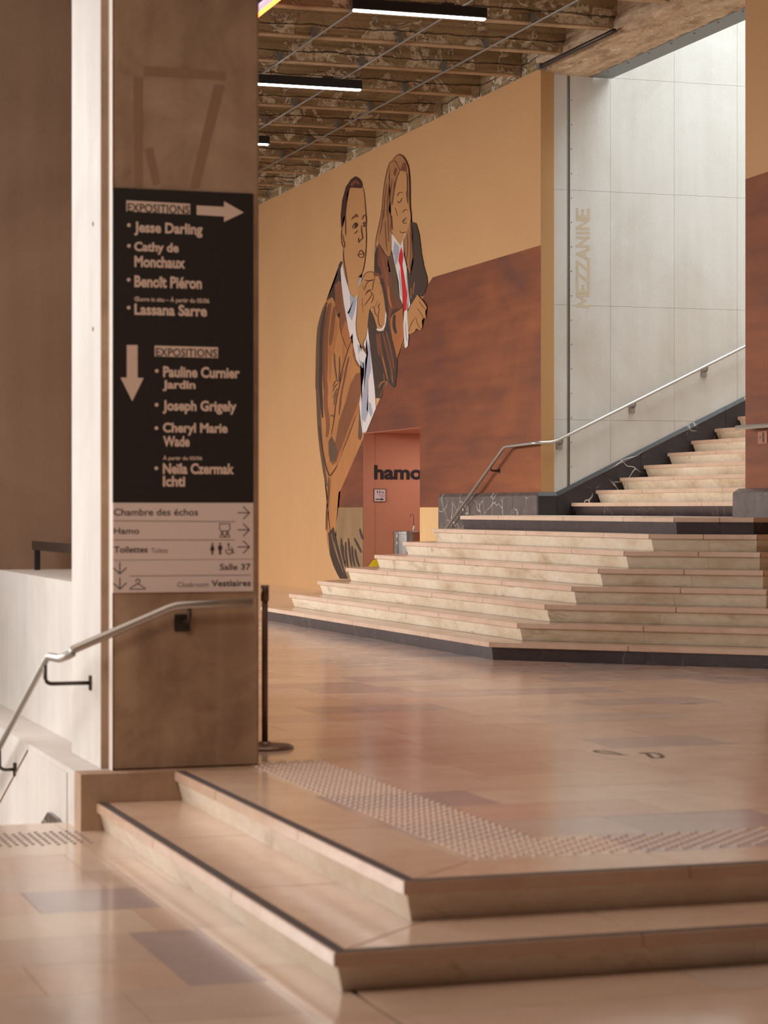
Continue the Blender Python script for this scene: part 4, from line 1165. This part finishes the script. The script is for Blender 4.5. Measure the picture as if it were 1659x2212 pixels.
ribbon('fold', [[T3(*p) for p in [(300, 860), (240, 1150), (215, 1500), (210, 1900), (220, 2212)]], [T3(*p) for p in [(620, 1700), (560, 1950), (520, 2212)]], [T5(*p) for p in [(650, 0), (560, 400), (520, 800)]]], 4, P['maroon'], man)
ribbon('fold', [[T3(*p) for p in [(420, 1120), (400, 1400), (340, 1700)]], [T3(*p) for p in [(520, 1500), (540, 1700), (500, 1900)]], [T3(*p) for p in [(300, 1500), (320, 1800), (310, 2100)]], [T3(*p) for p in [(760, 2000), (700, 2212)]]], 5, P['coatr'], man)
# lower coat shading
shape('shade', [(960, 20), (900, 480), (820, 700), (700, 1000), (600, 1280), (500, 1620), (400, 1700), (330, 1500), (340, 1250), (385, 1180), (450, 1300), (520, 900), (640, 560), (720, 250), (820, 60)], P['coatb'], man, T5)
ribbon('highlight', [[T5(*p) for p in [(970, 120), (900, 600), (770, 900), (640, 1250), (520, 1560), (470, 1720)]]], 6, P['coatr'], man)
ribbon('fold', [[T5(*p) for p in [(820, 820), (700, 1150), (580, 1450)]]], 2.2, P['umber'], man)
shape('fold', [(885, 680), (905, 800), (935, 1170), (900, 1255), (860, 1210), (870, 1000)], P['umber'], man, T5)
shape('shade', [(330, 1280), (390, 1180), (500, 1450), (470, 1620), (360, 1640)], P['umber'], man, T5)
ribbon('seam', [[T5(*p) for p in [(165, 1000), (220, 1400), (290, 1750), (345, 1885), (365, 1890), (430, 1800), (490, 1700)]]], 2.6, P['line'], man)
ribbon('fold', [[T3(*p) for p in [(385, 1640), (395, 1850), (430, 2080)]], [T3(*p) for p in [(470, 1700), (470, 1950), (460, 2100)]]], 3.2, P['umber'], man)
ribbon('seam', [[T3(*p) for p in [(680, 1400), (600, 1600), (530, 1850), (480, 2020), (470, 2200)]], [T5(*p) for p in [(600, 0), (520, 300), (460, 600), (440, 820), (385, 1150)]]], 1.8, P['line'], man)
ribbon('fold', [[T5(*p) for p in [(410, 300), (450, 190), (520, 180)]], [T5(*p) for p in [(405, 380), (450, 280), (510, 230)]], [T5(*p) for p in [(410, 500), (460, 380), (500, 320)]], [T5(*p) for p in [(430, 620), (440, 520), (480, 400)]],
                [T5(*p) for p in [(455, 0), (480, 180)]], [T5(*p) for p in [(525, 560), (560, 540), (540, 660)]], [T5(*p) for p in [(365, 830), (400, 790), (430, 850)]]], 2.2, P['umber'], man)
ribbon('fold', [[T3(*p) for p in [(700, 1480), (700, 1650), (740, 1780), (800, 1870)]]], 6, P['coatb'], man)
ribbon('fold', [[T6(*p) for p in [(180, 180), (172, 400), (150, 620), (145, 860)]]], 1.6, P['dark'], man)
ribbon('fold', [[T6(*p) for p in [(200, 190), (190, 380), (165, 640), (160, 860)]]], 1.2, P['umber'], man)
# trousers
shape('trousers', [(305, 570), (622, 568), (622, 1330), (430, 1480), (385, 1370), (330, 1200), (290, 1000), (270, 830), (290, 700)], P['trouser'], man, T6)
shape('leg_shade', [(175, 900), (240, 820), (270, 930), (320, 1120), (385, 1370), (428, 1482), (325, 1482), (285, 1410), (240, 1310), (200, 1180)], P['dark'], man, T6)
ribbon('fold', [[T6(*p) for p in ln] for ln in ([(345, 960), (350, 1120), (400, 1330)], [(400, 1010), (405, 1180), (430, 1340)], [(435, 960), (450, 1150), (480, 1330)], [(480, 1060), (490, 1200), (520, 1330)],
    [(510, 960), (560, 1060), (605, 1150)], [(580, 840), (600, 920), (620, 980)], [(365, 1050), (370, 1200), (395, 1300)], [(520, 1100), (540, 1230), (575, 1330)])], 5, P['dark'], man)
ribbon('fold', [[T6(*p) for p in ln] for ln in ([(215, 900), (260, 1100), (330, 1300)], [(250, 1000), (300, 1200), (370, 1400)])], 1.6, P['trouser'], man)
# shirt
shape('shirt', [(520, 210), (490, 310), (500, 500), (540, 830), (600, 1180), (645, 1400), (685, 1320), (690, 1130), (770, 705), (710, 775), (640, 690), (560, 420)], P['white'], man, T3)
shape('tee', [(635, 690), (710, 775), (765, 735), (720, 960), (672, 1130), (600, 1010), (590, 960), (630, 1010), (620, 930), (650, 950), (640, 800)], P['grey'], man, T3)
shape('shirt', [T3(*p) for p in [(770, 705), (735, 1220), (760, 1400), (840, 1560), (900, 1400), (925, 1230), (960, 1560), (1000, 1900), (1035, 2212)]] + [T5(*p) for p in [(1186, 680), (1012, 1105), (955, 1105), (945, 1150), (905, 800), (890, 590), (940, 300), (978, 0)]] +
      [T3(*p) for p in [(868, 1895), (820, 1880), (740, 1740), (690, 1500), (680, 1250), (690, 1110)]], P['white'], man)
shape('shirt_shade', [(985, 0), (960, 350), (935, 500), (920, 860), (965, 900), (990, 935), (1045, 760), (1020, 700), (1040, 420), (1050, 0)], P['grey'], man, T5)
shape('shirt_shade', [(1050, 560), (1100, 600), (1130, 760), (1095, 850), (1060, 740)], P['grey'], man, T5)
shape('shirt_shade', [(760, 1500), (800, 1540), (830, 1600), (800, 1760), (870, 1800), (900, 1700), (930, 1640), (900, 1400), (960, 1560), (980, 1900), (900, 2212), (870, 2212), (868, 1895), (830, 1870), (790, 1780)], P['grey'], man, T3)
shape('cuff', [(800, 1600), (905, 1660), (900, 1700), (868, 1800), (800, 1760), (780, 1680)], P['white'], man, T3)
shape('cuff_shade', [(850, 1490), (905, 1600), (905, 1645), (870, 1620), (835, 1560)], P['coatb'], man, T3)
# right sleeve of the man (dark)
shape('sleeve', [(105, 1080), (150, 1160), (190, 1280), (205, 1370), (290, 1370), (318, 1280), (335, 1100), (360, 1280), (400, 1450), (450, 1650), (462, 1750), (455, 1900), (440, 2050), (420, 2085), (370, 2040), (340, 1990), (310, 2010), (255, 2212), (188, 2212), (170, 2000), (140, 1750), (110, 1500), (95, 1280)], P['dark'], man, T4)
ribbon('fold', [[T4(*p) for p in ln] for ln in ([(235, 1390), (250, 1600), (330, 1900)], [(280, 1390), (330, 1600), (390, 1850), (400, 2010)], [(320, 1370), (380, 1600), (420, 1850)], [(205, 1400), (220, 1550), (235, 1680)])], 5, P['maroon'], man)
ribbon('highlight', [[T4(*p) for p in ln] for ln in ([(270, 1680), (310, 1850), (345, 1990)], [(395, 1930), (405, 2020)], [(290, 1900), (300, 2000)], [(225, 2080), (262, 2010), (318, 2000)], [(315, 2010), (250, 2190)])], 2.6, P['coatr'], man)
ribbon('cuff', [[T4(*p) for p in [(200, 1345), (250, 1358), (292, 1335), (315, 1210), (316, 1070)]]], 4.2, P['white'], man)
# hands
shape('hand', [(790, 600), (800, 540), (840, 480), (860, 400), (900, 350), (960, 340), (1015, 352), (1035, 440), (1070, 415), (1105, 425), (1130, 520), (1165, 640), (1195, 760), (1200, 900), (1212, 960), (1195, 1180), (1160, 1235), (1075, 1240), (1035, 1100), (990, 960), (985, 900), (950, 960), (935, 1080), (925, 1230), (895, 1380), (850, 1480), (835, 1560), (760, 1410), (735, 1220), (750, 1050), (765, 900), (775, 700)], P['hand'], man, T3)
ribbon('finger_line', [[T3(*p) for p in ln] for ln in ([(880, 480), (930, 490), (1010, 490)], [(870, 640), (920, 500), (1020, 470)], [(885, 720), (930, 640), (990, 630)], [(890, 700), (960, 640), (1005, 700), (900, 850), (880, 880)],
    [(1040, 440), (1010, 560), (1005, 640)], [(1010, 690), (1020, 760), (985, 850)], [(1130, 520), (1100, 530)], [(1165, 640), (1120, 700)], [(1000, 890), (1035, 930), (1040, 1000), (1080, 1060)], [(1040, 920), (1090, 800)], [(1110, 940), (1090, 900), (1125, 850)],
    [(1115, 930), (1090, 1040), (1100, 1180), (1150, 1230)], [(850, 560), (860, 640)], [(830, 900), (850, 760)], [(850, 1000), (850, 850)])], 2.0, P['line'], man)
ribbon('outline', [[T3(*p) for p in [(840, 470), (880, 380), (930, 345), (1015, 350)]], [T3(*p) for p in [(770, 720), (755, 1000), (735, 1220), (765, 1410), (830, 1550), (900, 1650)]]], 1.6, P['line'], man)
shape('collar_tip', [(805, 430), (838, 455), (800, 560), (778, 600), (785, 500)], P['grey'], man, T3)
# head
shape('hair', [(430, 98), (350, 150), (250, 300), (180, 560), (150, 850), (160, 1070), (188, 1060), (192, 900), (240, 840), (262, 620), (270, 440), (312, 335), (350, 312), (545, 325), (568, 262), (550, 200), (495, 130)], P['hair'], man, T1)
shape('hair_light', [(340, 250), (420, 165), (460, 170), (520, 230), (480, 262), (440, 210), (400, 262), (360, 290)], P['hairbrown'], man, T1)
shape('brow', [(352, 940), (372, 880), (445, 812), (488, 872), (440, 880), (385, 900)], P['hairbrown'], man, T1)
ribbon('brow', [[T1(*p) for p in [(560, 925), (590, 840), (625, 835), (642, 900), (640, 1010)]]], 2.2, P['hairbrown'], man)
ribbon('face_line', [[T1(*p) for p in ln] for ln in ([(565, 280), (600, 400), (618, 600), (635, 850), (640, 1000), (635, 1080), (645, 1250), (632, 1550), (602, 1800), (560, 1960), (500, 2010), (470, 2020)],
    [(200, 1470), (200, 1650), (240, 1900), (290, 2190)], [(180, 1070), (158, 1200), (168, 1380), (210, 1475), (232, 1420), (200, 1300), (188, 1200)], [(240, 850), (242, 1050), (245, 1240)])], 1.3, P['line'], man)
ribbon('face_line', [[T1(*p) for p in ln] for ln in ([(370, 1080), (400, 1020), (440, 975), (485, 1030)], [(375, 1080), (430, 1092), (480, 1030)], [(570, 1010), (600, 965), (628, 1000)], [(572, 1040), (600, 1070), (625, 1030)],
    [(545, 1030), (545, 1120), (560, 1210), (575, 1290), (530, 1310), (512, 1350)], [(495, 1270), (490, 1330), (505, 1370)], [(475, 1610), (530, 1500), (560, 1530), (592, 1560), (592, 1620), (550, 1665), (475, 1610)], [(475, 1610), (540, 1580), (580, 1580)], [(410, 1190), (440, 1180), (465, 1130)])], 1.5, P['line'], man)
shape('iris', [(420, 1000), (450, 990), (465, 1040), (450, 1085), (420, 1080)], P['hair'], man, T1)
shape('iris', [(585, 985), (612, 985), (615, 1050), (590, 1055)], P['hairbrown'], man, T1)

# ---------------- woman at the right
wom = shape('painted_woman', [(490, 95), (420, 165), (400, 205), (340, 250), (290, 430), (250, 650), (225, 900), (215, 1050), (180, 1250), (110, 1550), (150, 1612), (210, 1720), (300, 1860), (360, 1840), (380, 1700), (375, 1420), (440, 1560), (515, 1680), (560, 1600), (620, 1440), (640, 1700), (690, 2140), (745, 1850), (705, 1260), (712, 1150), (690, 1000), (690, 600), (670, 330), (620, 220), (560, 130)], P['skin'], mural, T2)
shape('jacket', [(240, 262), (205, 305), (180, 420), (172, 680), (240, 680), (262, 760), (300, 900), (335, 1100), (360, 1280), (400, 1450), (460, 1710), (550, 1450), (545, 1300), (548, 1120), (545, 1050), (515, 960), (485, 720), (440, 560), (400, 400), (385, 370), (345, 442), (290, 385)], P['maroon'], wom, T4)
shape('jacket', [(635, 10), (660, 0), (700, 15), (740, 150), (770, 400), (800, 560), (838, 690), (845, 770), (810, 880), (775, 940), (720, 908), (690, 960), (635, 1035), (600, 830), (588, 560), (640, 660), (668, 500), (655, 250)], P['dark'], wom, T4)
shape('lapel', [(385, 375), (345, 445), (380, 620), (340, 640), (380, 680), (390, 850), (470, 1000), (545, 1055), (515, 950), (485, 700), (420, 480)], P['umber'], wom, T4)
shape('sleeve', [(380, 1200), (400, 1150), (545, 1060), (548, 1120), (545, 1300), (552, 1450), (462, 1710), (400, 1450), (385, 1330)], P['coatr'], wom, T4)
ribbon('fold', [[T4(*p) for p in ln] for ln in ([(545, 1062), (450, 1120), (395, 1160), (375, 1210)], [(400, 1150), (410, 1120), (470, 1090)])], 3, P['dark'], wom)
ribbon('fold', [[T4(*p) for p in ln] for ln in ([(215, 320), (195, 480), (200, 640)], [(180, 560), (220, 560), (255, 660)], [(270, 700), (320, 950), (345, 1180)], [(430, 1160), (420, 1300), (450, 1400)])], 7, P['dark'], wom)
ribbon('fold', [[T4(*p) for p in ln] for ln in ([(270, 380), (290, 520), (330, 700), (350, 900)], [(350, 560), (340, 700), (360, 900), (380, 1080)])], 4, P['coatb'], wom)
ribbon('highlight', [[T4(*p) for p in ln] for ln in ([(640, 830), (640, 960)], [(680, 760), (665, 900)], [(355, 800), (360, 960), (400, 1080)])], 4, P['coatr'], wom)
shape('shirt', [(385, 108), (395, 340), (440, 545), (482, 745), (500, 950), (540, 1045), (552, 1120), (543, 1280), (558, 1570), (575, 1582), (600, 1555), (607, 1440), (592, 1130), (628, 1040), (602, 820), (582, 560), (545, 400), (545, 290), (578, 110), (508, 295), (400, 145)], P['white'], wom, T4)
shape('shirt_shade', [(430, 240), (492, 310), (490, 400), (460, 520), (440, 540), (430, 420), (410, 400)], P['grey'], wom, T4)
ribbon('shirt_shade', [[T4(*p) for p in ln] for ln in ([(490, 600), (505, 760), (520, 940)], [(580, 640), (600, 850), (605, 1020)], [(570, 1250), (575, 1400), (590, 1500)])], 2.6, P['grey'], wom)
shape('tie', [(518, 305), (545, 430), (532, 535), (560, 700), (592, 900), (585, 1100), (548, 1125), (535, 960), (505, 560), (480, 480), (492, 400)], P['red'], wom, T4)
shape('hand', [(718, 908), (760, 960), (808, 1020), (838, 1070), (830, 1105), (820, 1110), (832, 1190), (822, 1212), (800, 1200), (775, 1240), (782, 1310), (770, 1345), (752, 1358), (705, 1335), (690, 1375), (640, 1405), (605, 1405), (590, 1140), (640, 1040), (690, 960)], P['hand'], wom, T4)
ribbon('finger_line', [[T4(*p) for p in ln] for ln in ([(735, 990), (780, 1050), (830, 1105)], [(720, 1080), (760, 1140), (800, 1200)], [(700, 1190), (720, 1280), (765, 1345)], [(775, 1180), (780, 1250)], [(610, 1380), (640, 1280), (690, 1200)], [(720, 910), (800, 1000), (840, 1070)])], 1.4, P['line'], wom)
shape('hair', [(400, 205), (340, 250), (290, 430), (250, 650), (225, 900), (215, 1050), (180, 1250), (110, 1550), (150, 1612), (210, 1720), (300, 1860), (355, 1840), (380, 1700), (378, 1440), (372, 1250), (330, 1080), (395, 960), (428, 700), (450, 530), (520, 390), (470, 250)], P['hairtan'], wom, T2)
shape('hair', [(490, 95), (420, 165), (400, 205), (470, 250), (520, 390), (640, 410), (652, 690), (665, 1000), (690, 1000), (690, 600), (670, 330), (620, 220), (560, 130)], P['hairtan'], wom, T2)
shape('hair', [(690, 1260), (640, 1420), (580, 1560), (600, 1800), (650, 2010), (690, 2150), (745, 1850), (735, 1600)], P['hairtan'], wom, T2)
shape('hair_dark', [(520, 380), (580, 240), (630, 260), (640, 400)], P['hairbrown'], wom, T2)
shape('hair_dark', [(415, 400), (440, 330), (480, 360), (450, 470), (410, 460)], P['hairbrown'], wom, T2)
ribbon('hair_strand', [[T2(*p) for p in ln] for ln in ([(300, 600), (260, 900), (245, 1200)], [(345, 560), (310, 850), (300, 1150)], [(390, 520), (360, 800), (330, 1000)], [(430, 560), (410, 800), (385, 960)], [(300, 880), (320, 1200), (330, 1600)], [(240, 1050), (215, 1300), (180, 1480)],
    [(330, 1080), (380, 1180), (360, 1420)], [(270, 1250), (280, 1500), (300, 1760)], [(660, 450), (650, 650), (665, 850)], [(650, 1450), (660, 1700), (640, 1900)], [(690, 1400), (710, 1650), (690, 2050)])], 2.6, P['hairbrown'], wom)
ribbon('outline', [[T2(*p) for p in ln] for ln in ([(400, 205), (425, 160), (490, 112), (560, 128), (620, 210), (668, 330), (688, 600), (688, 1000), (712, 1150), (705, 1255)], [(470, 250), (400, 208), (340, 250), (290, 430), (250, 650), (225, 900), (215, 1050), (180, 1250), (110, 1550), (95, 1700), (85, 2100)],
    [(520, 385), (470, 250), (430, 215)], [(520, 385), (455, 530), (430, 700)], [(640, 410), (650, 690), (632, 780), (655, 940)], [(705, 1260), (740, 1850), (700, 2080)], [(150, 1612), (200, 1690), (300, 1862), (352, 1845)], [(580, 1560), (600, 1800), (650, 2010)])], 1.5, P['line'], wom)
ribbon('face_line', [[T2(*p) for p in ln] for ln in ([(480, 900), (500, 942), (540, 905), (552, 855)], [(475, 820), (510, 750), (572, 762)], [(570, 1100), (600, 1050), (650, 1055)], [(565, 1252), (600, 1205), (640, 1190)], [(565, 1252), (600, 1290), (635, 1275)], [(565, 1252), (640, 1222)], [(510, 1420), (560, 1450), (622, 1430)],
    [(378, 1150), (388, 1300), (395, 1400)], [(440, 1020), (480, 1160)])], 1.5, P['line'], wom)
settle(mural)
